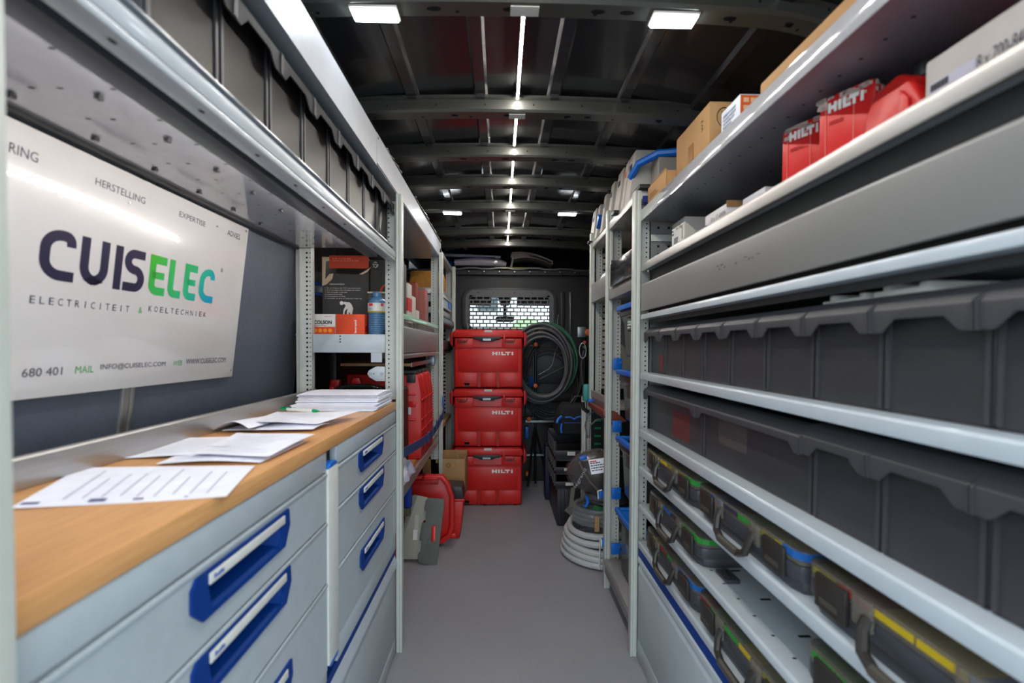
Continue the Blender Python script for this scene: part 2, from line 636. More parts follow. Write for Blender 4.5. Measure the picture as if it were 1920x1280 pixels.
G().prism([(-0.03, 1.74), (0.13, 1.74), (0.10, 1.65), (0.00, 1.65)], 'y', 5.16, 5.24).ob('sensor_cover', black, mi, bevel=0.01)
visg = 'sun visors of the cab'
for sx, nm in ((-0.30, 'dark folded sun visor before the windscreen, on the side of the blue bag'), (0.38, 'dark folded sun visor before the windscreen, on the cable coil side')):
    tag(G().box(sx - 0.20, sx + 0.2, 5.04, 5.07, 1.635, 1.73).ob('sun_visor', dgrey, bevel=0.012), nm, 'sun visor', visg)

# outside: hedge and a pale building beyond the windscreen
hg = G()
rnd = random.Random(3)
for i in range(60):
    a = Vector((rnd.uniform(0.6, 3.2), rnd.uniform(13, 14.5), rnd.uniform(-0.4, 1.6)))
    r_ = rnd.uniform(0.35, 0.8)
    pr_ = [(r_ * math.sin(math.pi * t / 5) * rnd.uniform(.85, 1.1) + 0.01, -r_ * math.cos(math.pi * t / 5)) for t in range(6)]
    hg.lathe(pr_, a, 8)
hm = mat('hedge_leaves', (150, 178, 128), 0.8, noise=0.5, scale=6, bump=1.0, bscale=20)
tag(hg.ob('hedge', hm), 'green hedge outside beyond the windscreen', 'hedge')
hb = thing('house', 'pale house with dark windows outside beyond the windscreen', 'house', (-3, 18, -0.7))
G().box(-7, 0.5, 18, 24, -0.7, 5.5).ob('wall', mat('render_white', (226, 228, 230), 0.8), hb)
for wx_ in (-5.5, -3.9, -2.3, -0.9):
    for wz in (0.6, 2.6):
        w_ = G().box(wx_, wx_ + 0.8, 17.95, 18.02, wz, wz + 1.1).ob('window', mat('far_window', (70, 80, 86), 0.2), hb)

# ================================================================== ROOF LIGHTS
led_on = emit('led_diode_light', (1.0, 0.93, 0.86), LED_POWER)
st = thing('light_strip', 'thin dotted light strip running along the middle of the roof', 'light strip', (0.055, 1.1, 2.02))
bgm = mat('strip_backing', (225, 222, 215), 0.4)
segs = [(0.30, 1.052)] + [(a + 0.056, b - 0.014) for a, b in zip(BOWS, BOWS[1:])]
gt, gd = G(), G()
for a, b in segs:
    gt.box(0.050, 0.060, a, b, 2.018, 2.0215)
    y = a + 0.006
    while y < b - 0.004:
        gd.box(0.0522, 0.0578, y, y + 0.0065, 2.0165, 2.018)
        y += 0.0125
gt.ob('backing', bgm, st)
gd.ob('diodes', led_on, st, kind='stuff')
for i, y in enumerate(BOWS):
    if i in (0, 1, 4, 5):
        G().box(0.055 - (0.034 if i == 0 else 0.028), 0.055 + (0.034 if i == 0 else 0.028), y + 0.008, y + 0.040, RB - 0.0035, RB - 0.0005).ob('connector_plate', whitel, st, bevel=0.001)
lamp_on = emit('lamp_lens_light', (0.86, 0.94, 1.0), LAMP_POWER)
LG = 'flat rectangular roof lamps'
for x, y, L in ((-0.300, 1.105, 'bright flat roof lamp on the nearest bow, above the drawer bench'), (0.415, 1.105, 'bright flat roof lamp on the nearest bow, beside the cartons on the top shelf'),
                (-0.285, 2.71, 'small bright roof lamp deep in the van, above the side with the red cartons'), (0.395, 2.71, 'small bright roof lamp deep in the van, above the side with the white panel boxes')):
    z = bowz(x)
    t = thing('roof_lamp', L, 'lamp', (x, y, z), LG)
    G().box(x - 0.056, x + 0.056, y - 0.024, y + 0.024, z - 0.007, z - 0.0005).ob('lamp_body', whitel, t, bevel=0.002)
    G().box(x - 0.051, x + 0.051, y - 0.020, y + 0.020, z - 0.0115, z - 0.0072).ob('lens', lamp_on, t, bevel=0.001)


# ================================================================== UPRIGHT FRAMES
def upright(label, x0, x1, y, z0, z1, px0, px1, side, pz0=None, d=0.035, rear=None, cat='upright'):
    """aluminium profile x0..x1 whose face looks to the rear doors, a punched flange px0..px1 behind it"""
    t = thing('shelf_upright', label, cat, ((x0 + x1) / 2, y, z0), 'shelf uprights')
    g = G()
    w = x1 - x0
    # profile with a shallow groove
    pr = [(x0, y), (x0 + w * .34, y), (x0 + w * .38, y + .002), (x0 + w * .5, y + .002), (x0 + w * .54, y), (x1, y), (x1, y + d), (x0, y + d)]
    g.prism(pr, 'z', z0, z1)
    g.ob('post_profile', post, t, bevel=0.0012)
    pz = z0 if pz0 is None else pz0
    G().box(px0, px1, y + 0.03, y + 0.0315, pz, z1 - 0.02).ob('punched_flange', perf, t)
    h = G()
    cx = px0 + (px1 - px0) * (0.45 if side > 0 else 0.45)
    z = pz + 0.03
    hx = (px1 - (px1 - px0) * 0.3) if side > 0 else (px0 + (px1 - px0) * 0.32)
    while z < z1 - 0.03:
        h.add([(hx + 0.0032 * math.cos(a), y + 0.0294, z + 0.0032 * math.sin(a)) for a in [i * math.pi / 3 for i in range(6)]], [tuple(range(6))])
        z += 0.018
    h.ob('holes', hole, t, kind='stuff')
    if rear:
        rx0, rx1, rz0, rz1 = rear
        G().prism([(rx0, y + .028), (rx0 + .014, y + .028), (rx0 + .014, y + .022), (rx0 + .022, y + .022), (rx0 + .022, y + .028), (rx1, y + .028), (rx1, y + .06), (rx0, y + .06)], 'z', rz0, rz1).ob('rear_post', perf, t, bevel=0.001)
        h = G()
        z = rz0 + 0.02
        while z < rz1 - 0.02:
            for hx, r_ in ((rx1 - 0.016, 0.0042), (rx1 - 0.004, 0.0022)):
                h.add([(hx + r_ * math.cos(a), y + 0.0274, z + r_ * math.sin(a)) for a in [i * math.pi / 4 for i in range(8)]], [tuple(range(8))])
            z += 0.018
        h.ob('holes', hole, t, kind='stuff')
    return t


upright('pale square upright at the open rear end of the wooden worktop', -0.45, -0.377, 0.325, 0, 1.50, -0.52, -0.46, -1, d=0.036)
upright('pale grooved upright at the far end of the wooden worktop, drawers against it', -0.396, -0.374, 1.738, 0, 1.755, -0.443, -0.402, -1, pz0=0.975, rear=(-0.782, -0.724, 0.975, 1.565))
upright('pale upright behind the strapped red cases', -0.396, -0.372, 2.95, 0, 1.785, -0.452, -0.402, -1, rear=(-0.80, -0.74, 0.0, 1.70))
upright('short pale upright beside the red chest stack, last on the worktop side', -0.396, -0.370, 3.75, 0, 1.835, -0.452, -0.402, -1)
upright('pale upright between the big grey bins and the lidded crates with blue handles', 0.500, 0.5245, 1.698, 0, 1.765, 0.529, 0.566, 1)
upright('pale upright standing beside the white hose coil', 0.513, 0.541, 2.19, 0, 1.84, 0.547, 0.590, 1)
upright('thin pale upright above the rust coloured tray, nearest the hanging cable coils', 0.513, 0.536, 2.59, 0.88, 1.83, 0.550, 0.585, 1)
upright('thin pale low upright behind the bagged hoses', 0.513, 0.536, 2.82, 0.0, 0.87, 0.545, 0.575, 1)

# ================================================================== DRAWER BENCH
XL = -0.396


def drawer_front(parent, y0, y1, z0, z1, handle=None):
    g = G()
    x0, x1 = XL - 0.018, XL
    if handle:
        h0, h1, hz0, hz1 = handle
        a0, a1, b0, b1 = h0 + 0.030, h1 - 0.026, hz0 + 0.0025, hz1 - 0.018
        g.box(x0, x1, y0, a0, z0, z1).box(x0, x1, a1, y1, z0, z1).box(x0, x1, a0, a1, z0, b0).box(x0, x1, a0, a1, b1, z1)
    else:
        g.box(x0, x1, y0, y1, z0, z1)
    d = g.ob('drawer', cab, parent)
    # rounded roll along the upper edge
    G().box(XL - 0.004, XL + 0.003, y0, y1, z1 - 0.008, z1).ob('drawer_lip', cab, d, bevel=0.0028)
    if handle:
        w = h1 - h0
        out = [(h0, hz1 - 0.012), (h0 + 0.010, hz1), (h1, hz1), (h1 + 0.003, hz1 - 0.03), (h1 - 0.016, hz0), (h0 + 0.022, hz0), (h0, hz0 + 0.022)]
        # plate as a ring round the grip pocket
        p0, p1, q0, q1 = h0 + 0.036, h1 - 0.028, hz0 + 0.0045, hz1 - 0.0195
        inn = [(p0 - .004, q1), (p0 - 0.004, q1), (p1, q1), (p1 + 0.001, (q0 + q1) / 2), (p1 - 0.006, q0), (p0 + 0.006, q0), (p0, (q0 + q1) / 2)]
        r = G()
        n = len(out)
        vs = [(XL + 0.0045, y, z) for y, z in out] + [(XL + 0.0045, y, z) for y, z in inn] + [(XL + 0.0002, y, z) for y, z in out] + [(XL + 0.0002, y, z) for y, z in inn]
        fs = []
        for i in range(n):
            j = (i + 1) % n
            fs += [(i, j, n + j, n + i), (i, 2 * n + i, 2 * n + j, j), (n + i, n + j, 3 * n + j, 3 * n + i)]
        r.add(vs, fs)
        hd = r.ob('handle', blued, d)
        # pocket
        pk = G()
        xi = XL - 0.031
        a = [(XL + 0.0003, p0 - .004, q0), (XL + 0.0003, p1 + .001, q0), (XL + 0.0003, p1 + .001, q1), (XL + 0.0003, p0 - .004, q1)]
        b = [(xi, p0 + .02, q0 + .012), (xi, p1 - .015, q0 + .012), (xi, p1 - .015, q1), (xi, p0 + .02, q1)]
        pk.add(a + b, [(4, 5, 6, 7), (0, 1, 5, 4), (1, 2, 6, 5), (2, 3, 7, 6), (3, 0, 4, 7)])
        pk.ob('grip_pocket', blued, hd)
        lb = G().box(XL + 0.0046, XL + 0.0075, h0 + 0.032, h1 - 0.022, hz1 - 0.0190, hz1 - 0.0045).ob('label_strip', whitel, hd, bevel=0.0008)
        mk = G()
        for i, (dy, hh) in enumerate(((0.006, .007), (0.011, .004), (0.0155, .005), (0.020, .006), (0.0245, .0045))):
            mk.box(XL + 0.0076, XL + 0.0079, h0 + 0.034 + dy, h0 + 0.0375 + dy, hz1 - 0.0145, hz1 - 0.0145 + hh)
        del lb
        mk.ob('label_mark', bluei, hd)
    return d


def bench_unit(label, y0, y1, seams, handles):
    t = thing('drawer_cabinet', label, 'drawer cabinet', (XL - 0.2, (y0 + y1) / 2, 0.40), 'drawer cabinets under the worktop')
    G().box(XL - 0.36, XL - 0.033, y0 + 0.001, y1 - 0.001, 0.405, 0.935).ob('carcass', cab, t)
    G().box(XL - 0.018, XL - 0.001, y0, y1, seams[0] + 0.0015, 0.938).ob('fascia', cab, t, bevel=0.0012)
    G().box(XL - 0.018, XL - 0.001, y0 + .001, y1 - .001, 0.406, seams[-1] - .0015).ob('lower_fascia', cab, t, bevel=0.0012)
    for (zt, zb), h in zip(zip(seams, seams[1:]), handles):
        drawer_front(t, y0 + 0.001, y1 - 0.001, zb + 0.0015, zt - 0.0015, h)
    return t


bench_unit('grey drawer cabinet at the open rear end with long blue grips', 0.364, 1.046, [0.891, 0.778, 0.636, 0.430],
           [(0.584, 0.852, 0.813, 0.877), (0.584, 0.856, 0.706, 0.769), (0.584, 0.860, 0.525, 0.588)])
bench_unit('grey drawer cabinet beside the far upright with three small blue grips', 1.112, 1.735, [0.891, 0.787, 0.640, 0.466],
           [(1.275, 1.535, 0.822, 0.885), (1.280, 1.543, 0.713, 0.777), (1.287, 1.550, 0.533, 0.597)])
lt = thing('locking_bar', 'upright pale locking bar with blue end caps between both drawer cabinets', 'locking bar', (XL, 1.08, 0.42))
G().box(XL - 0.016, XL + 0.004, 1.047, 1.110, 0.440, 0.897).ob('bar', whitel, lt, bevel=0.002)
G().prism([(1.047, 0.8975), (1.110, 0.8975), (1.092, 0.909), (1.062, 0.909)], 'x', XL - 0.014, XL + 0.004).ob('end_cap', blueb, lt, bevel=0.002)
G().prism([(1.047, 0.4395), (1.110, 0.4395), (1.100, 0.430), (1.060, 0.430)], 'x', XL - 0.014, XL + 0.004).ob('end_cap', blueb, lt, bevel=0.002)

bb = thing('bench_base', 'long grey steel base panel below the drawers with a blue stripe', 'base cabinet', (XL - 0.2, 1.0, 0.0))
G().box(XL - 0.36, XL - 0.012, 0.364, 1.735, 0.0, 0.365).ob('carcass', cab, bb)
G().box(XL - 0.016, XL - 0.004, 0.364, 1.735, 0.06, 0.335).ob('base_panel', cab, bb, bevel=0.002)
G().box(XL - 0.016, XL - 0.002, 0.364, 1.735, 0.0, 0.058).ob('plinth', cab, bb, bevel=0.002)
G().box(XL - 0.016, XL + 0.004, 0.364, 1.735, 0.336, 0.349).ob('ledge', shelfm, bb, bevel=0.003)
G().prism([(XL - 0.03, 0.349), (XL + 0.004, 0.349), (XL - 0.004, 0.381), (XL - 0.03, 0.381)], 'y', 0.364, 1.735).ob('ledge_slope', shelfm, bb)
G().box(XL - 0.03, XL - 0.004, 0.364, 1.735, 0.381, 0.404).ob('blue_stripe', blued, bb)

# wooden worktop
wood = mat('beech_multiplex', (206, 152, 98), 0.42, noise=0.06, scale=4, stretch=(5, 1.0, 5), coat=0.1)
nt = wood.node_tree
tc = nt.nodes.new('ShaderNodeTexCoord')
mp_ = nt.nodes.new('ShaderNodeMapping')
mp_.inputs['Scale'].default_value = (60, 4, 60)
nn = nt.nodes.new('ShaderNodeTexNoise')
nn.inputs['Scale'].default_value = 3
nn.inputs['Detail'].default_value = 8
nt.links.new(tc.outputs['Object'], mp_.inputs[0])
nt.links.new(mp_.outputs[0], nn.inputs['Vector'])
mx = nt.nodes.new('ShaderNodeMix')
mx.data_type = 'RGBA'
mx.blend_type = 'MULTIPLY'
mx.inputs['Factor'].default_value = 0.28
cr = nt.nodes.new('ShaderNodeValToRGB')
cr.color_ramp.elements[0].color = (0.62, 0.52, 0.42, 1)
cr.color_ramp.elements[1].color = (1, 1, 1, 1)
cr.color_ramp.elements[0].position = 0.38
cr.color_ramp.elements[1].position = 0.58
nt.links.new(nn.outputs['Fac'], cr.inputs[0])
bs = nt.nodes['Principled BSDF']
src = bs.inputs['Base Color'].links[0].from_socket
nt.links.new(src, mx.inputs['A'])
nt.links.new(cr.outputs[0], mx.inputs['B'])
nt.links.new(mx.outputs['Result'], bs.inputs['Base Color'])
wt = thing('worktop', 'wooden worktop strewn with papers on the drawer bench', 'worktop', (-0.55, 1.05, 0.94))
G().box(-0.80, XL + 0.0015, 0.364, 1.735, 0.9395, 0.9695).ob('board', wood, wt, bevel=0.002)
cb = G().prism([(-0.705, 0.970), (-0.690, 0.970), (-0.690, 1.014), (-0.694, 1.018), (-0.701, 1.018), (-0.705, 1.014)], 'y', 0.364, 1.735)
cb.ob('back_rail', alub, wt, bevel=0.001)
G().box(-0.800, -0.706, 0.364, 1.735, 0.985, 0.992).ob('rail_shelf', alub, wt)

# sign board
gm = mat('sign_gloss_white', (226, 222, 220), 0.25, coat=0.8, noise=0.01, scale=1)
gm.node_tree.nodes['Principled BSDF'].inputs['Coat Roughness'].default_value = 0.025
sb = thing('company_sign', 'glossy white company sign with dark, green and blue lettering above the worktop', 'sign', (-0.81, 1.0, 1.085))


def bx(z, d=0.0):
    return -0.825 + (z - 1.085) * (0.055 / 0.455) + d


def bquad(g, y0, y1, z0, z1, d0, d1):
    g.add([(bx(z0, d0), y0, z0), (bx(z0, d0), y1, z0), (bx(z1, d0), y1, z1), (bx(z1, d0), y0, z1),
           (bx(z0, d1), y0, z0), (bx(z0, d1), y1, z0), (bx(z1, d1), y1, z1), (bx(z1, d1), y0, z1)],
          [(0, 1, 2, 3), (7, 6, 5, 4), (0, 4, 5, 1), (1, 5, 6, 2), (2, 6, 7, 3), (3, 7, 4, 0)])
    return g


bquad(G(), 0.42, 1.421, 1.085, 1.537, -0.003, 0).ob('sign_panel', gm, sb, bevel=0.001)
BU = Vector((0, 1, 0))
BV = Vector((0.055, 0, 0.455)).normalized()


def bt(s, y0, y1, z0, z1, m, bold=0.0):
    return text(s, 'sign_lettering', (bx(z0), y0, z0), BU, BV, y1 - y0, (z1 - z0) / BV.z, m, sb, bold)


def stroke(g, P, o, t, closed=False):
    """thick 2-D line through points P (word coordinates), laid on the sign plane"""
    n = len(P)
    L, Rr = [], []
    for i in range(n):
        p = Vector(P[i])
        d0 = (p - Vector(P[i - 1])).normalized() if i > 0 else None
        d1 = (Vector(P[i + 1]) - p).normalized() if i < n - 1 else None
        d = (d0 or d1) + (d1 or d0)
        d.normalize()
        nn_ = Vector((-d.y, d.x))
        k = 1 / max(.5, nn_.dot(Vector((-(d1 or d0).y, (d1 or d0).x))))
        L.append(p + nn_ * t / 2 * k)
        Rr.append(p - nn_ * t / 2 * k)

    def W(q):
        z = 1.296 + q.y
        return (bx(z, 0.0006), o + q.x, z)
    g.add([W(q) for q in L] + [W(q) for q in Rr], [(i, i + 1, n + i + 1, n + i) for i in range(n - 1)])


def arc(cx, cy, rx, ry, a0, a1, n=8):
    return [(cx + rx * math.cos(math.radians(a0 + (a1 - a0) * i / n)), cy + ry * math.sin(math.radians(a0 + (a1 - a0) * i / n))) for i in range(n + 1)]


def glyph(ch, y0, y1, m_):
    w, h, t = y1 - y0, 0.090, 0.0185
    a, b, c, d = t / 2, w - t / 2, t / 2, h - t / 2
    g = G()
    r_ = min(w * .42, .027)
    if ch == 'C':
        stroke(g, [(b, h * .70), (b, d - r_ * .45)] + arc(b - r_ * .45, d - r_ * .45, r_ * .45, r_ * .45, 0, 90, 4)[1:] + arc(a + r_ * 1.1, d - r_, r_ * 1.1, r_, 90, 180) + arc(a + r_ * 1.1, c + r_, r_ * 1.1, r_, 180, 270) + [(w, c)], y0, t)
    elif ch == 'U':
        stroke(g, [(a, h), (a, c + r_)] + arc(a + r_, c + r_, r_, r_, 180, 270)[1:] + arc(b - r_, c + r_, r_, r_, 270, 360) + [(b, h)], y0, t)
    elif ch == 'I':
        stroke(g, [(w / 2, 0), (w / 2, h)], y0, t)
    elif ch == 'S':
        m2 = h * .52
        q = (d - m2) / 2
        stroke(g, [(w * .96, d)] + arc(a + q, d - q, q, q, 90, 180) + arc(a + q * 1.1, m2 + q, q * 1.1, q, 180, 270)[1:] + arc(b - q * 1.1, c + (m2 - c) / 2, q * 1.1, (m2 - c) / 2, 90, 0) + arc(b - q, c + (m2 - c) / 2, q, (m2 - c) / 2, 0, -90)[1:] + [(0, c)], y0, t)
    elif ch == 'L':
        stroke(g, [(a, h), (a, c + r_ * .7)] + arc(a + r_ * .7, c + r_ * .7, r_ * .7, r_ * .7, 180, 270)[1:] + [(w, c)], y0, t)
    elif ch == 'E':
        stroke(g, [(w, d), (a, d), (a, c + r_ * .7)] + arc(a + r_ * .7, c + r_ * .7, r_ * .7, r_ * .7, 180, 270)[1:] + [(w, c)], y0, t)
        stroke(g, [(a, h * .5), (w * .9, h * .5)], y0, t * .85)
    g.ob('sign_letter', m_, sb)


for ch, a, b in (('C', .808, .874), ('U', .884, .946), ('I', .960, .979), ('S', .984, 1.040)):
    glyph(ch, a, b, ink)
gradm = mat('sign_gradient_ink', (60, 170, 60), 0.4)
nt = gradm.node_tree
tc = nt.nodes.new('ShaderNodeTexCoord')
sx = nt.nodes.new('ShaderNodeSeparateXYZ')
nt.links.new(tc.outputs['Object'], sx.inputs[0])
mth = nt.nodes.new('ShaderNodeMapRange')     # real colour change of the print, along the word and a little downwards
mth.inputs['From Min'].default_value = 0.02
mth.inputs['From Max'].default_value = 0.30
ad = nt.nodes.new('ShaderNodeMath')
ad.operation = 'MULTIPLY_ADD'
ad.inputs[1].default_value = -0.7
nt.links.new(sx.outputs['Z'], ad.inputs[0])
nt.links.new(sx.outputs['Y'], ad.inputs[2])
ad2 = nt.nodes.new('ShaderNodeMath')
ad2.operation = 'ADD'
ad2.inputs[1].default_value = 0.18
nt.links.new(ad.outputs[0], ad2.inputs[0])
nt.links.new(ad2.outputs[0], mth.inputs['Value'])
cr = nt.nodes.new('ShaderNodeValToRGB')
cr.color_ramp.elements[0].color = (*lin((72, 178, 28)), 1)
cr.color_ramp.elements[1].color = (*lin((0, 150, 190)), 1)
e = cr.color_ramp.elements.new(0.6)
e.color = (*lin((44, 182, 120)), 1)
nt.links.new(mth.outputs[0], cr.inputs[0])
nt.links.new(cr.outputs[0], nt.nodes['Principled BSDF'].inputs['Base Color'])
for ch, a, b in (('E', 1.053, 1.104), ('L', 1.113, 1.157), ('E', 1.166, 1.213), ('C', 1.224, 1.285)):
    glyph(ch, a, b, gradm)
sub = 'ELECTRICITEIT'
pitch = (1.016 - 0.800) / len(sub)
for i, ch in enumerate(sub):
    w = pitch * (0.12 if ch == 'I' else 0.55)
    o_ = .800 + i * pitch + (pitch * .55 - w) / 2
    bt(ch, o_, o_ + w, 1.2515, 1.2645, inkg)
bt('&', 1.034, 1.044, 1.2515, 1.2645, greeni)
sub = 'KOELTECHNIEK'
pitch = (1.270 - 1.060) / len(sub)
for i, ch in enumerate(sub):
    w = pitch * (0.12 if ch == 'I' else 0.55)
    o_ = 1.062 + i * pitch + (pitch * .55 - w) / 2
    bt(ch, o_, o_ + w, 1.2575, 1.2705, inkg)
bt('680 401', .800, .872, 1.124, 1.139, inkg)
bt('MAIL', .898, .938, 1.125, 1.139, greeni)
bt('INFO@CUISELEC.COM', .953, 1.134, 1.127, 1.141, inkg)
bt('WEB', 1.160, 1.192, 1.129, 1.142, greeni)
bt('WWW.CUISELEC.COM', 1.207, 1.378, 1.131, 1.145, inkg)
bt('RING', .745, .790, 1.484, 1.500, inkg)
bt('HERSTELLING', .898, 1.020, 1.487, 1.501, inkg)
bt('EXPERTISE', 1.125, 1.222, 1.491, 1.504, inkg)
bt('ADVIES', 1.318, 1.380, 1.494, 1.509, ink)
bt('©', 1.307, 1.317, 1.388, 1.398, inkg)
sc = G()
for y, z in ((1.408, 1.527), (1.408, 1.105), (0.98, 1.478), (1.27, 1.505)):
    sc.lathe([(0.004 if z > 1.51 or z < 1.2 else .002, 0), (0.003, 0.002)], (0, 0, 0), 8)
    k = len(sc.v) - 16
    sc.v[k:] = [(bx(z) + v[2], y + v[0], z + v[1]) for v in sc.v[k:]]
sc.ob('screws', steel, sb, kind='stuff')

# ================================================================== OVERHEAD SHELVES, WORKTOP SIDE
os_ = thing('overhead_shelf', 'pale overhead shelf with glossy underside above the company sign', 'shelf', (-0.58, 1.05, 1.53))
G().box(-0.758, -0.40, 0.30, 1.735, 1.5495, 1.552).ob('shelf_sheet', gloss, os_)
G().prism([(XL, 1.512), (XL, 1.534), (XL - 0.004, 1.540), (XL - 0.012, 1.540), (XL - 0.012, 1.549), (XL - 0.016, 1.549), (XL - 0.016, 1.512)], 'y', 0.30, 1.735).ob('front_lip', shelfm, os_, bevel=0.001)
G().box(XL - 0.034, XL - 0.001, 0.30, 1.735, 1.502, 1.5118).ob('lip_return', shelfm, os_, bevel=0.001)
G().prism([(-0.458, 1.549), (-0.460, 1.512), (-0.500, 1.512), (-0.504, 1.549)], 'y', 0.30, 1.715).ob('stiffening_channel', mat('channel_shade_grey', (84, 86, 92), 0.3), os_, bevel=0.001)  # shade behind the lip is put into the channel's darker grey
gd = G()
y = 0.42
while y < 1.70:
    gd.box(-0.5098, -0.5075, y, y + 0.006, 1.536, 1.543)
    y += 0.0165
G().box(-0.5074, -0.5045, 0.41, 1.705, 1.533, 1.5465).ob('light_strip_backing', bgm, os_)
gd.ob('light_diodes', emit('shelf_diode_light', (1.0, 0.95, 0.9), SHELF_POWER), os_, kind='stuff')
G().box(-0.765, -0.758, 0.30, 1.74, 1.542, 1.549).ob('rear_seal', black, os_)
ck = G()
for i in range(6):
    y = 0.56 + i * 0.14
    for x in (-0.597, -0.724):
        yy = y + (0.0 if x > -0.65 else 0.14)
        ck.box(x - 0.004, x + 0.004, yy - 0.005, yy + 0.004, 1.544, 1.5492)
        ck.box(x + 0.003, x + 0.010, yy - 0.010, yy - 0.007, 1.547, 1.5492)
ck.ob('clips', dgrey, os_, kind='stuff')
hl = G()
for i in range(14):
    y = 0.5 + i * 0.09
    for x in (-0.635, -0.675, -0.56):
        hl.add([(x + 0.005 * math.cos(a), y + 0.0025 * math.sin(a), 1.5491) for a in [j * math.pi / 4 for j in range(8)]], [tuple(range(8))])
    hl.add([(-0.412 + 0.003 * math.cos(a), y * 1.6 - .3 + 0.006 * math.sin(a), 1.5016) for a in [j * math.pi / 4 for j in range(8)]], [tuple(range(8))])
hl.ob('holes', hole, os_, kind='stuff')

us = thing('top_shelf', 'long silver shelf edge high under the roof above the left dark bins', 'shelf', (-0.58, 1.6, 1.757))
us['label'] = 'long silver steel shelf high under the roof, over the dark bins of the bench'
G().box(-0.76, XL - 0.0025, 0.30, 1.476, 1.7605, 1.7625).ob('shelf_sheet', shelfm, us)
G().box(-0.76, XL - 0.0025, 1.478, 3.05, 1.7635, 1.7655).ob('shelf_sheet', shelfm, us)
tfm = mat('top_flange_satin', (168, 172, 178), 0.45, metal=0.15)
G().box(XL - 0.002, XL, 0.30, 1.476, 1.757, 1.860).ob('front_flange', tfm, us)
G().box(XL - 0.002, XL, 1.478, 3.05, 1.767, 1.862).ob('front_flange', tfm, us)
G().box(XL - 0.03, XL - .0021, 0.30, 3.05, 1.860, 1.862).ob('flange_return', shelfm, us)
G().cyl((XL - .001, 1.492, 1.85), (XL + 0.003, 1.492, 1.85), 0.004, 8).ob('screw', steel, us)
# crumpled film lying on it
def crumple(name, label, cat, x0, x1, y0, y1, z, h, m, seed, nu=14, nv=8, group=None):
    rnd = random.Random(seed)
    hs = [[rnd.random() for _ in range(nu + 1)] for _ in range(nv + 1)]

    def fn(u, v):
        i, j = min(int(round(u * nu)), nu), min(int(round(v * nv)), nv)
        e = math.sin(math.pi * u) ** .4 * math.sin(math.pi * v) ** .4 if 0 < u < 1 and 0 < v < 1 else 0
        return (x0 + (x1 - x0) * u + (hs[j][i] - .5) * .01, y0 + (y1 - y0) * v + (hs[j][i] - .5) * .02, z + 0.003 + h * e * (0.45 + 0.55 * hs[j][i]))
    g = G().grid(fn, nu, nv, 0.002)
    return tag(g.ob(name, m, smooth=True), label, cat, group)


film = mat('milky_film', (196, 190, 180), 0.3, alpha=0.75)
crumple('plastic_film', 'crumpled milky plastic film on the top shelf near the far lamp', 'film', -0.60, -0.388, 2.1, 3.0, 1.862, 0.045, film, 5, 10, 22)
crumple('hose_scrap', 'small beige scrap on the silver top shelf above the bench end', 'scrap', -0.50, -0.392, 1.60, 1.84, 1.862, 0.03, film, 9, 5, 8)


# ------------------------------------------------------------------ open-fronted storage bins
def bin_proto(name, label, x0, side, y0, w, z0, h, depth, sticker=None, group=None, wide=1):
    """x0 = front plane; side=+1: bin extends to +x and its front looks to -x; side=-1 the mirror"""
    t = thing(name, label, 'bin', (x0 + side * depth / 2, y0 + w / 2, z0), group)
    g = G()
    th = 0.003
    s = side
    g.box(x0, x0 + s * depth, y0 + .002, y0 + w - .002, z0, z0 + th)
    g.box(x0 + s * (depth - th), x0 + s * depth, y0 + .002, y0 + w - .002, z0 + th, z0 + h * .97)
    g.box(x0 + s * th, x0 + s * (depth - th), y0 + .0035, y0 + .0035 + th, z0 + th, z0 + h * .97)
    g.box(x0 + s * th, x0 + s * (depth - th), y0 + w - .0035 - th, y0 + w - .0035, z0 + th, z0 + h * .97)
    g.ob('bin_body', binm, t, bevel=0.0012, seg=1)
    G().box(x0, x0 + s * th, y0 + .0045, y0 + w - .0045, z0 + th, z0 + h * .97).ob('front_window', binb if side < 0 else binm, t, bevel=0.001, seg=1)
    # corner ridges
    for ya in (y0 + .0035, y0 + w - .0095):
        G().box(x0 - s * .003, x0, ya, ya + .006, z0 + .004, z0 + h * .9).ob('corner_ridge', binlip, t)
    # lip: leaning grip rail with long cut-outs below
    e = min(0.026, w * .2)
    ys = [(0.0005, 0), (e * .75, 0), (e * 1.5, 1), (w - e * 1.5, 1), (w - e * .75, 0), (w - .0005, 0)]
    lg = G()
    xo = x0 - s * 0.026
    vs, fs = [], []
    for y, c in ys:
        zl = z0 + h * (0.67 + 0.11 * c)
        zz = [(x0 + s * 0.012, z0 + h), (x0 - s * 0.008, z0 + h * .985), (xo, z0 + h * .86), (xo + s * .001, zl), (xo + s * .004, zl), (xo + s * .0035, z0 + h * .855), (x0 - s * .001, z0 + h * .965), (x0 + s * .012, z0 + h * .97)]
        vs += [(a, y0 + y, b) for a, b in zz]
    q = 8
    for i in range(len(ys) - 1):
        for j in range(q):
            fs.append((i * q + j, (i + 1) * q + j, (i + 1) * q + (j + 1) % q, i * q + (j + 1) % q))
    fs += [tuple(range(q)), tuple(range((len(ys) - 1) * q, len(ys) * q))[::-1]]
    lg.add(vs, fs)
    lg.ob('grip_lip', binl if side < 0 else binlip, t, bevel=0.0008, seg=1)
    for yy in (y0 + .0008, y0 + w - .0038):
        G().prism([(xo - s * .002, z0 + h * .67), (xo - s * .003, z0 + h * .86), (x0 - s * .004, z0 + h * .99), (x0 + s * .004, z0 + h * .99), (xo + s * .006, z0 + h * .86), (xo + s * .004, z0 + h * .67)], 'y', yy, yy + .003).ob('lip_rib', binlip, t)
    # card behind the clear front
    if sticker:
        sm, a, b, c, d = sticker
        G().box(x0 - s * 0.0005, x0, y0 + w * a, y0 + w * b, z0 + h * c, z0 + h * d).ob('card', sm, t)
    return t


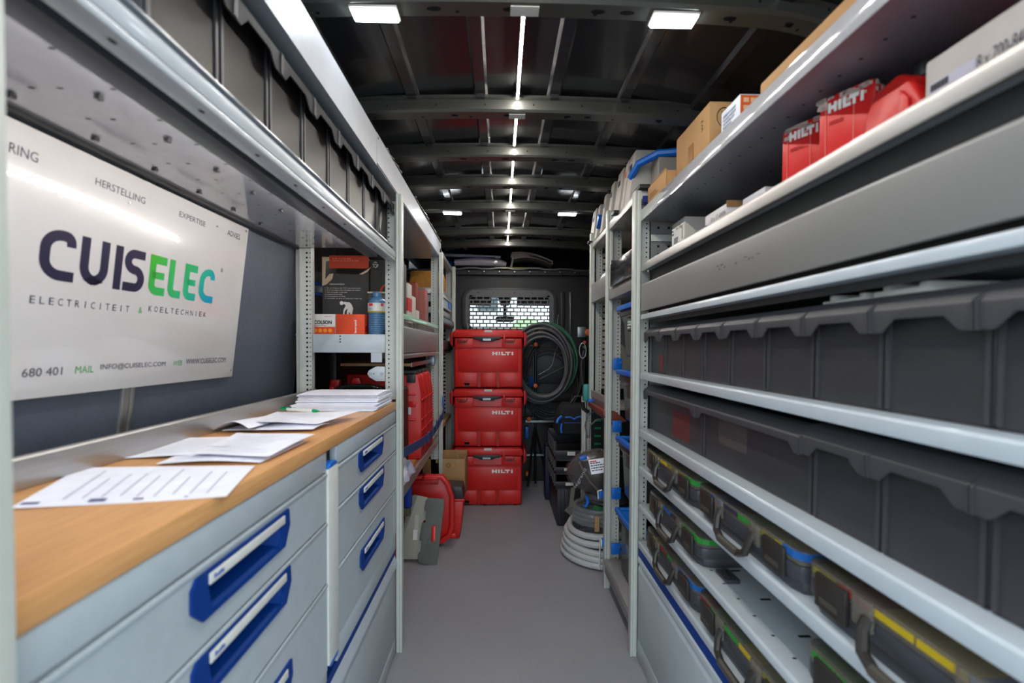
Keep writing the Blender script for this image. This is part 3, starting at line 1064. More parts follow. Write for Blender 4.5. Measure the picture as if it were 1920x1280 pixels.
redcard = mat('dim_red_card', (92, 38, 40), 0.5)
greycard = mat('dim_card', (72, 66, 66), 0.45)
# overhead bins
GL = 'dark grey bins on the overhead shelf of the bench'
oln = ['last of the overhead dark bins, beside the punched upright', 'second overhead dark bin from the punched upright', 'third overhead dark bin from the punched upright', 'fourth overhead dark bin from the punched upright',
       'fifth overhead dark bin from the punched upright', 'sixth overhead dark bin from the punched upright', 'overhead dark bin with bright curved reflections, nearest but one to the rear doors', 'overhead dark bin nearest the rear doors']
ys = [1.611 - 0.1487 * i for i in range(8)]
b0 = None
for y, L in zip(ys, oln):
    y -= 0.0
    if b0 is None:
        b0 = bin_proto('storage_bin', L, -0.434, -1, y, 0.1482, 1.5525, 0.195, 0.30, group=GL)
        b0['kind_y'] = 0
        del b0['kind_y']
        yb = b0.location.y - y
        c = b0
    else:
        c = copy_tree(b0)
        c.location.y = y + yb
    c['label'] = L

# ================================================================== RIGHT SHELVING
XR = 0.523
# top shelf
ts = thing('carton_shelf', 'glossy white steel shelf carrying the brown cartons, dots of light on its edge', 'shelf', (0.7, 1.0, 1.65))
flm = mat('flange_gloss', (205, 206, 210), 0.07, metal=0.35, coat=0.6)
G().box(XR, XR + 0.0025, 0.28, 1.697, 1.651, 1.692).ob('front_flange', flm, ts, bevel=0.001)
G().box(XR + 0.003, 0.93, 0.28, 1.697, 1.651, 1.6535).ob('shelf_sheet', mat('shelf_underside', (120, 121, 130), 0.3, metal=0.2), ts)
hl = G()
for i in range(28):
    y = 0.36 + i * 0.047
    for x, r_ in ((0.585, .0035), (0.72, .0035)):
        hl.add([(x + r_ * math.cos(a), y + r_ * .8 * math.sin(a), 1.6507) for a in [j * math.pi / 4 for j in range(8)]], [tuple(range(8))])
hl.ob('holes', hole, ts, kind='stuff')

# drop-front locker
lk = thing('drop_front_locker', 'long grey locker flap with a dark grip groove, scratch marks on it', 'locker', (0.7, 1.0, 1.27))
G().prism([(XR, 1.464), (XR, 1.482), (XR + .002, 1.491), (XR + .010, 1.491), (XR + .010, 1.461), (XR, 1.461)], 'y', 0.28, 1.690).ob('top_rail', alub, lk, bevel=0.0015)
G().box(XR + .008, 0.93, 0.28, 1.690, 1.468, 1.4735).ob('locker_top', shelfm, lk)
G().box(XR + .034, XR + .037, 0.28, 1.690, 1.27, 1.466).ob('groove_back', mat('groove_shade', (58, 58, 57), 0.5), lk)  # shade of the recess painted as dark colour on groove back and floor
G().prism([(XR + .013, 1.410), (XR + .033, 1.395), (XR + .033, 1.393), (XR + .013, 1.400)], 'y', 0.28, 1.680).ob('groove_floor', mat('groove_shade', (58, 58, 57), 0.5), lk)
G().prism([(XR + .0005, 1.314), (XR - .001, 1.409), (XR + .002, 1.414), (XR + .012, 1.414), (XR + .012, 1.314)], 'y', 0.28, 1.680).ob('flap', flapm, lk, bevel=0.0015)
G().box(XR + 0.001, XR + .03, 1.681, 1.690, 1.314, 1.460).ob('end_plate', flapm, lk)
scm = G()
rnd = random.Random(4)
for i in range(9):
    y = 1.0 + rnd.uniform(-.1, .1)
    z = 1.372 + rnd.uniform(-.006, .006)
    scm.obox((XR - .0012, y, z), (0.0004, 0, 0), (0, rnd.uniform(.004, .014), rnd.uniform(-.003, .003)), (0, 0, .0012))
scm.ob('scratches', blacki, lk, kind='stuff')
G().prism([(XR, 1.287), (XR, 1.296), (XR + .003, 1.303), (XR + .02, 1.303), (XR + .02, 1.284), (XR, 1.284)], 'y', 0.28, 1.690).ob('bottom_rail', shelfm, lk, bevel=0.001)
G().box(XR + .02, 0.93, 0.28, 1.690, 1.284, 1.288).ob('locker_floor', shelfm, lk)


def rshelf(label, zt, zl, near=0.28, slots=False):
    t = thing('steel_shelf', label, 'shelf', (0.7, 1.0, zt), 'pale steel shelves of the bin rack')
    G().prism([(XR, zl), (XR, zt - .004), (XR + .004, zt), (0.93, zt), (0.93, zt - .0025), (XR + .003, zt - .0025), (XR + .003, zl)], 'y', near, 1.690).ob('tray', shelfm, t, bevel=0.0008)
    G().box(XR + .003, XR + .034, 1.672, 1.690, zt - .02, zt - .003).ob('end_bracket', shelfm, t)
    if slots:
        h = G()
        for i in range(9):
            y = 0.70 + i * 0.068
            h.add([(0.56 + .0045 * math.cos(a), y + .003 * math.sin(a), zt + .0004) for a in [j * math.pi / 4 for j in range(8)]], [tuple(range(8))])
            if i % 2:
                h.add([(0.61, y - .008, zt + .0004), (0.635, y - .008, zt + .0004), (0.635, y, zt + .0004), (0.61, y, zt + .0004)], [(0, 1, 2, 3)])
        h.ob('slots', hole, t, kind='stuff')
    return t


rshelf('pale steel shelf under the upper row of dark bins', 1.087, 1.062)
rshelf('pale steel shelf under the lower row of wide dark bins', 0.876, 0.846)
rshelf('pale steel shelf carrying the upper row of three parts cases', 0.736, 0.709)
rshelf('pale half-empty steel shelf between two rows of parts cases', 0.592, 0.572, slots=True)
rshelf('lowest pale steel shelf of the rack, blue stripe right under it', 0.451, 0.428)
rb = thing('rack_base', 'grey steel base panel of the bin rack with a blue stripe', 'base cabinet', (0.7, 1.0, 0))
G().box(XR + .002, XR + .03, 0.28, 1.69, 0.394, 0.4275).ob('blue_stripe', blued, rb)
G().prism([(XR + .03, 0.393), (XR + .004, 0.393), (XR, 0.386), (XR, 0.372), (XR + .03, 0.372)], 'y', 0.28, 1.69).ob('ledge', shelfm, rb)
G().prism([(XR + .03, 0.371), (XR + .010, 0.371), (XR + .001, 0.342), (XR + .03, 0.342)], 'y', 0.28, 1.69).ob('ledge_slope', shelfm, rb)
G().box(XR + .002, 0.90, 0.28, 1.69, 0.075, 0.341).ob('base_panel', cab, rb, bevel=0.001)
G().box(XR + .001, 0.90, 0.28, 1.69, 0.0, 0.073).ob('plinth', cab, rb, bevel=0.001)

# punched end plate seen in the open compartment
ep = thing('end_panel', 'punched steel end panel behind the small white boxes', 'panel', (0.74, 1.74, 1.45))
G().box(0.572, 0.90, 1.728, 1.7295, 1.02, 1.68).ob('sheet', mat('end_panel_steel', (120, 122, 122), 0.5), ep)
h = G()
for x in (0.60, 0.64, 0.68, 0.72):
    for z in (1.50, 1.535, 1.565, 1.635):
        h.box(x - .004, x + .004, 1.7265, 1.7278, z - .004, z + .004)
h.ob('square_holes', hole, ep, kind='stuff')
G().box(0.572, 0.90, 1.722, 1.7275, 1.583, 1.608).ob('strap', perf, ep, bevel=0.001)

# upper row of bins
GR1 = 'dark bins in the upper row of the rack'
names1 = ['farthest dark bin of the upper rack row, red card showing', 'second dark bin from the crates in the upper rack row', 'third dark bin from the crates in the upper rack row', 'fourth dark bin from the crates in the upper rack row',
          'fifth dark bin from the crates in the upper rack row', 'sixth dark bin from the crates in the upper rack row', 'seventh dark bin from the crates in the upper rack row',
          'big-looking dark bin of the upper rack row under the white cable ducts', 'dark bin nearest the rear doors in the upper rack row']
b1 = None
for i, L in enumerate(names1):
    y = 1.5445 - i * 0.1485
    if b1 is None:
        b1 = bin_proto('storage_bin', L, 0.566, 1, y, 0.1480, 1.0875, 0.170, 0.33, group=GR1)
        b1y = b1.location.y - y
        c = b1
    else:
        c = copy_tree(b1)
        c.location.y = y + b1y
    c['label'] = L
    if i == 0:
        first_bin = c
for ch in [first_bin]:
    G().box(0.5653, 0.5658, 1.565, 1.605, 1.095, 1.155).ob('card', redcard, first_bin)
dk = thing('cable_duct', 'white plastic duct ends poking out above the upper row of bins', 'duct', (0.62, 0.75, 1.25))
for k, (a, b, zz) in enumerate(((0.705, 0.80, 1.262), (0.60, 0.69, 1.266))):
    G().box(0.575, 0.80, a, b, 1.2575, zz).box(0.575, 0.80, a, a + .012, zz, zz + .006).box(0.575, 0.80, b - .03, b - .018, zz, zz + .009).ob('duct_piece', whitel, dk, bevel=0.001)
# lower row: two wide bins and three narrow ones
GR2 = 'dark bins in the lower row of the rack'
w1 = bin_proto('wide_bin', 'farthest extra wide dark bin of the lower rack row', 0.566, 1, 1.2475, 0.4445, 0.8765, 0.165, 0.33, group=GR2, sticker=(redcard, .2, .5, .1, .6))
w2 = bin_proto('wide_bin', 'second extra wide dark bin of the lower rack row, pale scuffs on its front', 0.566, 1, 0.8020, 0.4450, 0.8765, 0.165, 0.33, group=GR2, sticker=(greycard, .5, .8, .35, .8))
for i, L in enumerate(('narrow dark bin of the lower rack row, next to the wide ones', 'second narrow dark bin of the lower rack row', 'narrow dark bin of the lower rack row, nearest the rear doors')):
    c = copy_tree(b1)
    for ch in list(c.children):
        if ch.name.startswith('card'):
            D.objects.remove(ch)
    c.location.y = (0.6535 - i * 0.1485) + b1y
    c.location.z = 0.8765
    c['label'] = L
    c['group'] = GR2

# ------------------------------------------------------------------ parts cases with clear lids
casep = mat('case_plastic', (58, 60, 66), 0.35)
lidp = mat('case_lid_smoke', (112, 106, 98), 0.18, alpha=0.62, coat=0.3)
latchp = mat('case_latch', (44, 40, 37), 0.4)
griphm = mat('case_grip', (66, 61, 54), 0.5)
tyel, tgrn, tblu, tred, toli, tdrk = (mat('insert_yellow', (176, 152, 22), 0.5), mat('insert_green', (36, 130, 46), 0.45), mat('insert_blue', (20, 88, 160), 0.45),
                                      mat('insert_red', (130, 44, 34), 0.5), mat('insert_olive', (120, 112, 40), 0.5), mat('insert_dark', (48, 46, 60), 0.5))


def parts_case(label, y0, w, z0, inserts, corner=None):
    """y0 = end nearest the rear doors; inserts listed from there to the bulkhead"""
    t = thing('parts_case', label, 'parts case', (0.71, y0 + w / 2, z0), 'flat parts cases in the rack')
    x0, x1, h = 0.533, 0.86, 0.080
    y1 = y0 + w
    hb = h * 0.66

    def body(g, a0, a1, za, zb, c=0.022, dx=0.0):
        pts = [(x0 + dx + c, a0), (x1, a0), (x1, a1), (x0 + dx + c, a1), (x0 + dx + c * .3, a1 - c * .3), (x0 + dx, a1 - c), (x0 + dx, a0 + c), (x0 + dx + c * .3, a0 + c * .3)]
        return g.prism(pts, 'z', za, zb)
    body(G(), y0 + .006, y1 - .006, z0, z0 + hb * .45, 0.03, 0.006).ob('foot', casep, t, bevel=0.002)
    body(G(), y0 + .002, y1 - .002, z0 + hb * .45 + .0003, z0 + hb).ob('base', casep, t, bevel=0.002)
    body(G(), y0 + .001, y1 - .001, z0 + hb + .0004, z0 + h, 0.022).ob('lid', lidp, t, bevel=0.004)
    n = len(inserts)
    a = y0 + 0.012
    ww = (w - 0.024) / n
    for i, m_ in enumerate(inserts):
        if m_ is not None:
            G().box(x0 - .0012, x0 + 0.001, a + i * ww + .002 + (.012 if i == 0 else 0), a + (i + 1) * ww - .002 - (.012 if i == n - 1 else 0), z0 + h * .80, z0 + h * .93).box(x0 + .012, x0 + .16, a + i * ww + .002, a + (i + 1) * ww - .002, z0 + h - .012, z0 + h - .008).ob('insert', m_, t)
    if corner:
        g = G()
        c = 0.022
        pts = [(x0 + .10, y0 - .0005), (x0 + c, y0 - .0005), (x0 + c * .3, y0 + c * .3 - .001), (x0 - .0015, y0 + c), (x0 - .0015, y0 + c + .03), (x0 + .004, y0 + c + .03), (x0 + c, y0 + .006), (x0 + .10, y0 + .006)]
        g.prism(pts, 'z', z0 + h * .80, z0 + h * .97)
        g.ob('corner_insert', corner, t)
    for f in (0.17, 0.83):
        yy = y0 + w * f
        l = G().box(x0 - .009, x0 - .0005, yy - .034, yy + .034, z0 + h * .22, z0 + h * .92).ob('latch', latchp, t, bevel=0.003)
        G().box(x0 - .0105, x0 - .0092, yy - .02, yy + .02, z0 + h * .36, z0 + h * .48).ob('latch_ridge', griphm, l)
    for f in (0.32, 0.68):
        yy = y0 + w * f
        G().box(x0 - .007, x0 - .0003, yy - .016, yy + .022, z0 + h * .45, z0 + h * 1.0).ob('hinge_block', lidp, t, bevel=0.003)
    yc = y0 + w / 2
    pth = [(x0 - .004, yc - .070, z0 + h * .72), (x0 - .012, yc - .070, z0 + h * .50), (x0 - .018, yc - .062, z0 + h * .16), (x0 - .020, yc - .040, z0 + h * .02), (x0 - .020, yc, z0 + .001), (x0 - .020, yc + .040, z0 + h * .02), (x0 - .018, yc + .062, z0 + h * .16), (x0 - .012, yc + .070, z0 + h * .50), (x0 - .004, yc + .070, z0 + h * .72)]
    hd = G().tube(pth, 0.0085, 8).ob('handle', latchp, t, smooth=True)
    G().tube([(x - .002, y, z + .001) for x, y, z in pth[3:6]], 0.0088, 8).ob('grip_sleeve', griphm, hd, smooth=True)
    return t


parts_case('flat clear-lidded parts case with yellow inserts, far end of the upper case row', 1.214, 0.43, 0.7365, [tgrn, toli, toli, tyel, tyel, toli], tgrn)
parts_case('flat clear-lidded parts case with blue and green inserts, middle of the upper case row', 0.782, 0.43, 0.7365, [tyel, toli, tgrn, tdrk, tblu, None], tblu)
parts_case('clear-lidded parts case with red, yellow and blue inserts, upper case row, rear-door end', 0.346, 0.43, 0.7365, [tblu, tblu, tyel, tyel, tred, toli])
parts_case('lone flat parts case with a green corner beside the empty half shelf', 1.180, 0.43, 0.5925, [tgrn, tgrn, tdrk, tblu, None, None], tgrn)
parts_case('flat parts case with bright green inserts, rear-door end of the half-empty shelf', 0.346, 0.43, 0.5925, [tdrk, tgrn, tgrn, tgrn, tgrn, tgrn])
parts_case('flat parts case with a blue corner on the lowest shelf, against the upright', 1.205, 0.43, 0.4515, [tdrk, tblu, tgrn, tred, tyel, None], tblu)
parts_case('flat parts case with red, green and yellow inserts, middle of the lowest shelf', 0.770, 0.43, 0.4515, [tdrk, toli, tyel, tgrn, tgrn, tred])
parts_case('flat parts case at the rear-door end of the lowest shelf', 0.335, 0.43, 0.4515, [tdrk, tdrk, toli, toli, tblu, tdrk])
lz = thing('loose_latch', 'loose grey plastic latch lying beside the lone parts case', 'latch', (0.58, 1.15, 0.5922))
G().box(0.565, 0.60, 1.105, 1.165, 0.5924, 0.602).ob('latch_plate', casep, lz, bevel=0.002)
G().tube([(0.57, 1.11, 0.606), (0.575, 1.135, 0.612), (0.585, 1.16, 0.606)], 0.004, 6).ob('latch_bow', latchp, lz)


# ------------------------------------------------------------------ boxes and cartons
def carton(name, label, cat, x0, x1, y0, y1, z0, z1, m, group=None, ang=0, open_top=False, parts=None, flap=True):
    t = thing(name, label, cat, ((x0 + x1) / 2, (y0 + y1) / 2, z0), group)
    c = ((x0 + x1) / 2, (y0 + y1) / 2, 0)
    th = 0.004
    g = G()
    if open_top:
        g.box(x0, x1, y0, y1, z0, z0 + th)
        g.box(x0, x0 + th, y0, y1, z0 + th, z1).box(x1 - th, x1, y0, y1, z0 + th, z1).box(x0 + th, x1 - th, y0, y0 + th, z0 + th, z1).box(x0 + th, x1 - th, y1 - th, y1, z0 + th, z1)
    else:
        g.box(x0, x1, y0, y1, z0, z1)
    if ang:
        g.rot(ang, c)
    g.ob('box_body', m, t, bevel=0.0015)
    if flap and not open_top:
        f = G().box(x0 + .001, x1 - .001, y0 + .001, (y0 + y1) / 2 - .001, z1, z1 + .0025).box(x0 + .001, x1 - .001, (y0 + y1) / 2 + .001, y1 - .001, z1, z1 + .0025)
        if ang:
            f.rot(ang, c)
        f.ob('lid_flaps', m, t)
    if parts:
        parts(t)
    return t


# top shelf cartons (shelf sheet at 1.6535)
def p_low(t):
    G().prism([(1.507, 1.7685), (1.686, 1.7685), (1.68, 1.782), (1.53, 1.784)], 'x', 0.552, 0.555).ob('raised_flap', cardd, t)
    lines((0.5445, 1.66, 1.72), YN, CZ, 0.10, 0.02, 2, cardd, t)


carton('low_carton', 'low open brown carton at the far end of the top shelf, by the blue rim', 'carton', 0.545, 0.84, 1.505, 1.688, 1.654, 1.768, card, open_top=True, parts=p_low)


def p_tall2(t):
    G().prism([(1.36, 1.66), (1.405, 1.66), (1.40, 1.795), (1.368, 1.795)], 'x', 0.5758, 0.5774).ob('tape', mat('parcel_tape', (150, 108, 60), 0.25, coat=0.4), t)
    g = G()
    g.tube([(0.618 + 0.020 * math.cos(a), 1.2608, 1.820 + 0.026 * math.sin(a)) for a in [i * math.pi / 10 for i in range(20)]], 0.0010, 4, closed=True)
    g.ob('printed_ring', blacki, t)
    text('WT', 'printed_letters', (0.625, 1.2612, 1.802), (0, 0, 1), (-1, 0, 0), 0.034, 0.014, blacki, t)
    text('WT', 'printed_letters', (0.5772, 1.300, 1.80), (0, 0, 1), (0, 1, 0), 0.034, 0.012, blacki, t)


carton('tall_carton', 'tallest brown carton on the top shelf with a round black stamp and brown tape', 'carton', 0.578, 0.82, 1.262, 1.500, 1.654, 1.860, card, parts=p_tall2)


def p_orange(t):
    bd = mat('orange_print', (226, 104, 26), 0.6)
    x, ya, yb = 0.576, 1.097, 1.190
    G().box(x - .0012, x - .0004, ya + .001, yb - .002, 1.718, 1.732).ob('printed_band', bd, t)
    G().box(x - .0012, x - .0004, yb - .016, yb - .002, 1.66, 1.7175).ob('printed_band', bd, t)
    G().box(x + .001, 0.70, ya - .0012, ya - .0004, 1.66, 1.789).ob('printed_end', bd, t)
    g = G()
    for i in range(4):
        for j in range(4):
            g.box(x + .008 + j * 0.018, x + .021 + j * 0.018, ya - .0020, ya - .0013, 1.772 - i * 0.018, 1.783 - i * 0.018)
    g.ob('printed_fields', mat('cream_print', (236, 190, 150), 0.6), t, kind='stuff')
    lines((x - .0009, yb - .012, 1.742), YN, CZ, 0.07, 0.038, 4, mat('pale_blue_print', (150, 160, 176), 0.6), t, seed=6)


carton('orange_carton', 'white carton with orange stripes and orange grid end on the top shelf', 'carton', 0.576, 0.72, 1.097, 1.190, 1.654, 1.790, mat('carton_blue_white', (200, 202, 212), 0.55), parts=p_orange)
carton('long_carton', 'long low brown carton on the top shelf, nearest the rear doors', 'carton', 0.570, 0.86, 0.62, 1.000, 1.654, 1.757, card)
crumple('plastic_bag', 'pale crumpled bag on the top shelf behind the long brown carton', 'bag', 0.56, 0.80, 0.36, 0.56, 1.654, 0.13, mat('bag_pale', (190, 176, 168), 0.35), 21, 9, 9)


# locker top (1.4735): small boxes
def p_w1(t):
    x = 0.5998
    quadpatch('label', (x, 1.586, 1.515), YN, CZ, 0.10, 0.075, whitel, t)
    text('10 x 17-4008', 'printed_code', (x - .001, 1.545, 1.578), YN, CZ, 0.050, 0.010, blacki, t)
    lines((x - .001, 1.582, 1.565), YN, CZ, 0.014, 0.022, 2, blacki, t, seed=3)
    lines((x - .001, 1.565, 1.530), YN, CZ, 0.055, 0.026, 5, inkg, t, seed=8)
    lines((x - .001, 1.582, 1.522), YN, CZ, 0.014, 0.014, 1, blacki, t, seed=2)
    lines((x - .001, 1.492, 1.54), (0, 0, 1), (0, 1, 0), 0.045, 0.007, 1, blacki, t, seed=2)
    G().box(0.602, 0.71, 1.49, 1.588, 1.6055, 1.609).ob('open_flap', cardd, t)


carton('small_box', 'pale printed box standing by the punched end panel, behind the silver rail', 'box', 0.60, 0.76, 1.478, 1.588, 1.474, 1.605, wcard, 'small boxes behind the silver rail', parts=p_w1)


def p_w2(t):
    x = 0.5998
    text('10 x 17-40006', 'printed_code', (x - .001, 1.290, 1.536), YN, CZ, 0.085, 0.012, blacki, t)
    lines((x - .001, 1.325, 1.528), YN, CZ, 0.018, 0.010, 1, blacki, t, seed=3)
    G().box(0.6005, 0.66, 1.202, 1.205, 1.555, 1.572).ob('torn_flap', cardd, t)


carton('small_box', 'low white printed box in the middle behind the silver rail', 'box', 0.60, 0.74, 1.205, 1.330, 1.474, 1.562, mat('white_box', (205, 202, 204), 0.6), 'small boxes behind the silver rail', parts=p_w2)
carton('small_box', 'plain white box peeping out right behind the low printed box', 'box', 0.625, 0.78, 1.07, 1.17, 1.474, 1.560, mat('white_box2', (196, 194, 200), 0.6), 'small boxes behind the silver rail')


def p_w3(t):
    x = 0.5996
    text('8 x 700-848', 'printed_code', (x - .001, 0.565, 1.530), YN, CZ, 0.056, 0.018, mat('blue_black_print', (40, 40, 66), 0.6), t)
    quadpatch('label', (x, 0.630, 1.508), YN, CZ, 0.062, 0.040, mat('label_lilac', (176, 174, 190), 0.6), t)
    lines((x - .001, 0.627, 1.536), YN, CZ, 0.030, 0.010, 1, blacki, t, seed=5, fill=.9)
    lines((x - .001, 0.627, 1.512), YN, CZ, 0.05, 0.012, 2, inkg, t, seed=9)
    G().obox((x - .001, 0.567, 1.520), (0.0006, 0, 0), (0, -.012, .004), (0, .0008, .0035)).ob('red_mark', redi, t)


carton('long_white_box', 'long white printed box beside the red cans, nearest the rear doors', 'box', 0.60, 0.85, 0.34, 0.637, 1.474, 1.580, mat('white_box3', (176, 170, 166), 0.65), parts=p_w3)


# red worn battery cartons and the red case
def red_box(label, cx, cy, ang, w, d, h, seed):
    t = thing('red_box', label, 'box', (cx, cy, 1.474), 'worn red boxes')
    c = (cx, cy, 0)
    x0, x1, y0, y1, z0 = cx - d / 2, cx + d / 2, cy - w / 2, cy + w / 2, 1.474

    def R(g):
        return g.rot(ang, c)
    R(G().prism([(y0, z0), (y1, z0), (y1, z0 + h * .96), (y1 - w * .35, z0 + h), (y0 + w * .06, z0 + h), (y0, z0 + h * .93)], 'x', x0, x1)).ob('box_body', red, t, bevel=0.004)
    R(G().box(x0 - .0012, x0 - .0002, y0 + w * .36, y0 + w * .37, z0, z0 + h * .8).box(x0 - .0012, x0 - .0002, y1 - w * .14, y1 - w * .13, z0, z0 + h * .88)).ob('creases', mat('pale_red', (220, 130, 120), 0.6), t)
    rnd = random.Random(seed)
    g = G()
    for i in range(60):
        a = rnd.random()
        if a < .5:
            y, z, s_ = rnd.uniform(y0 + w * .1, y1 - w * .02), z0 + h * (.965 - rnd.random() ** 2 * .12), rnd.uniform(.003, .008)
            g.obox((x0 - .0006, y, z), (.0008, 0, 0), (0, s_ * 2, rnd.uniform(-.002, .002)), (0, 0, s_))
        else:
            x, z, s_ = rnd.uniform(x0, x1 * .5 + x0 * .5), z0 + h * rnd.uniform(.1, .97), rnd.uniform(.002, .006)
            g.obox((x, y0 - .0006, z), (s_ * 1.6, 0, rnd.uniform(-.002, .002)), (0, .0008, 0), (0, 0, s_ * 1.6))
    R(g).ob('worn_patches', mat('worn_card', (188, 168, 158), 0.8), t, kind='stuff')
    M = Matrix.Translation(Vector(c)) @ Matrix.Rotation(ang, 4, 'Z') @ Matrix.Translation(-Vector(c))
    o = M @ Vector((x0 - .0006, y1 - w * .18, z0 + h * .80))
    u = Matrix.Rotation(ang, 3, 'Z') @ Vector(YN)
    logo(o, u, CZ, w * .62, h * .11, t)
    o = M @ Vector((x0 - .0006, y1 - w * .2, z0 + h * .66))
    lines(o, u, CZ, w * .4, h * .05, 2, redd, t, seed=seed)
    return t


red_box('worn red carton with torn white top, standing first behind the silver rail', 0.632, 0.918, 0.50, 0.088, 0.06, 0.160, 3)
red_box('worn red carton in the middle beside the red tool case', 0.630, 0.805, 0.50, 0.088, 0.06, 0.160, 8)
t = thing('red_tool_case', 'rounded red plastic case with a black knob next to the long white box', 'case', (0.68, 0.70, 1.474))
g = G().prism([(0.655, 1.4745), (0.760, 1.4745), (0.765, 1.56), (0.745, 1.598), (0.70, 1.606), (0.675, 1.585), (0.655, 1.54)], 'x', 0.612, 0.66)
g.ob('case_shell', red, t, bevel=0.008, seg=3)
G().prism([(0.640, 1.4745), (0.770, 1.4745), (0.770, 1.59), (0.72, 1.62), (0.66, 1.61), (0.640, 1.57)], 'x', 0.662, 0.80).ob('case_back', red, t, bevel=0.012, seg=3)
G().prism([(0.665, 1.476), (0.688, 1.476), (0.688, 1.575), (0.672, 1.555)], 'x', 0.606, 0.612).ob('case_rib', red, t, bevel=0.002)
G().cyl((0.655, 0.70, 1.60), (0.655, 0.70, 1.622), 0.014, 12).ob('knob', black, t, bevel=0.002)

# ================================================================== BAY OF LIDDED CRATES (right, second bay)
cr2 = thing('crate_rack', 'short rack bay holding dark crates with blue handles', 'rack', (0.70, 1.95, 0.0))
G().box(0.520, 0.90, 1.735, 2.188, 1.742, 1.779).ob('top_rail', alub, cr2, bevel=0.002)
G().box(0.522, 0.90, 1.735, 2.188, 1.408, 1.459).ob('middle_rail', flapm, cr2, bevel=0.002)
G().box(0.514, 0.90, 1.735, 2.188, 0.078, 0.146).ob('bottom_rail', flapm, cr2, bevel=0.002)
G().box(0.510, 0.5138, 1.735, 2.188, 0.120, 0.146).ob('bottom_lip', alub, cr2, bevel=0.001)
dt = thing('dark_tray', 'open black tray standing on the middle rail above the lidded crates', 'tray', (0.70, 1.95, 1.46))
bg_ = G().box(0.512, 0.88, 1.745, 2.12, 1.4605, 1.464).box(0.512, 0.516, 1.745, 2.12, 1.464, 1.565).box(0.516, 0.88, 1.745, 1.749, 1.464, 1.565).box(0.516, 0.88, 2.116, 2.12, 1.464, 1.585)
bg_.ob('tray_body', mat('tray_black', (40, 40, 46), 0.2, coat=0.6), dt, bevel=0.001)
totem = mat('tote_plastic', (44, 44, 48), 0.26, coat=0.2)
TG = 'lidded crates with blue handles'


def tote(label, z0, z1, open_=False, tagged=False):
    t = thing('lidded_crate', label, 'crate', (0.70, 1.9, z0), TG)
    x0, x1, y0, y1 = 0.560, 0.88, 1.745, 2.060
    pts = [(x0 + .012, z0 + .006), (x1, z0 + .006), (x1, z1 - .02), (x0 - .012, z1 - .02), (x0 - .012, z1 - .055), (x0, z1 - .07)]
    g = G()
    if open_:
        g.box(x0, x0 + .005, y0, y1, z0 + .006, z1 - .02).box(x1 - .005, x1, y0, y1, z0 + .006, z1 - .02).box(x0 + .005, x1 - .005, y0, y0 + .005, z0 + .006, z1 - .02)
        g.box(x0 + .005, x1 - .005, y1 - .005, y1, z0 + .006, z1 - .02).box(x0 + .005, x1 - .005, y0 + .005, y1 - .005, z0 + .006, z0 + .01)
    else:
        g.prism(pts, 'y', y0, y1)
    g.ob('crate_body', totem, t, bevel=0.006)
    # blue handle frame along the front and far side
    h = G().box(x0 - .030, x0 - .008, y0, y1 + .012, z1 - .018, z1 + .004).box(x0 - .008, x0 + .09, y1 - .008, y1 + .012, z1 - .018, z1 + .002)
    if open_:
        h.box(x0 - .008, x0 + .05, y0, y1, z1 - .018, z1 - .008)
    h.ob('handle_frame', blueb, t, bevel=0.004)
    G().box(x0 - .020, x0 - .001, y0 + .03, y1 - .01, z1 - .045, z1 - .0205).ob('lid_rim', dgrey, t, bevel=0.002)
    G().box(x0 - .010, x0 - .0005, 1.86, 1.965, z1 - .115, z1 - .055).ob('latch', dgrey, t, bevel=0.006)
    if tagged:
        p = G().box(x0 - .0125, x0 - .0105, 1.872, 1.953, z1 - .108, z1 - .062).ob('tag', mat('tag_green', (70, 104, 92), 0.2, coat=0.5), t, bevel=0.001)
        lines((x0 - .0127, 1.948, z1 - .104), YN, CZ, 0.07, 0.036, 3, whitel, t, name='tag_print', seed=12)
        del p
    return t


tote('top lidded crate with a blue handle and a greenish tag', 1.132, 1.362, tagged=True)
tote('second lidded crate with a blue handle, under the tagged one', 0.845, 1.075)
tote('third lidded crate with a blue handle', 0.50, 0.772)
tote('lowest crate, open, with a wide blue handle frame', 0.152, 0.440, open_=True)
for z, L in ((1.100, 'blue hook plate on the upright beside the top crates'), (0.800, 'blue hook plate on the upright at the third crate'), (0.475, 'blue hook plate on the upright above the lowest crate'), (0.205, 'lowest blue hook plate on the upright, near the white hose coil')):
    t = thing('hook_plate', L, 'hook', (0.54, 2.17, z), 'blue hook plates')
    G().box(0.540, 0.585, 2.165, 2.172, z - .028, z + .028).ob('plate', blueb, t, bevel=0.003)
    G().cyl((0.575, 2.163, z + .008), (0.575, 2.1649, z + .008), 0.005, 8).ob('rivet', steel, t)

# third bay with books / flat boxes on top
tr = thing('wall_rack', 'narrow rack bay with a grey flap and a rust coloured tray below', 'rack', (0.70, 2.4, 0.85))
G().box(0.520, 0.90, 2.226, 2.588, 1.742, 1.770).ob('top_rail', alub, tr, bevel=0.002)
G().box(0.518, 0.90, 2.226, 2.588, 1.432, 1.536).ob('middle_flap', flapm, tr, bevel=0.002)
G().prism([(0.520, 0.935), (0.520, 0.90), (0.53, 0.87), (0.90, 0.87), (0.90, 0.88), (0.54, 0.88), (0.53, 0.935)], 'y', 2.226, 2.588).ob('tray', flapm, tr)
G().prism([(0.505, 0.868), (0.56, 0.868), (0.62, 0.82), (0.55, 0.80), (0.505, 0.845)], 'y', 2.20, 2.588).ob('tray_face', mat('rust_panel', (110, 58, 46), 0.35), tr, bevel=0.001)
G().box(0.500, 0.530, 2.56, 2.60, 0.868, 0.884).ob('corner_cap', blueb, tr, bevel=0.002)
sp = G().box(0.585, 0.90, 2.625, 2.628, 0.94, 1.72)
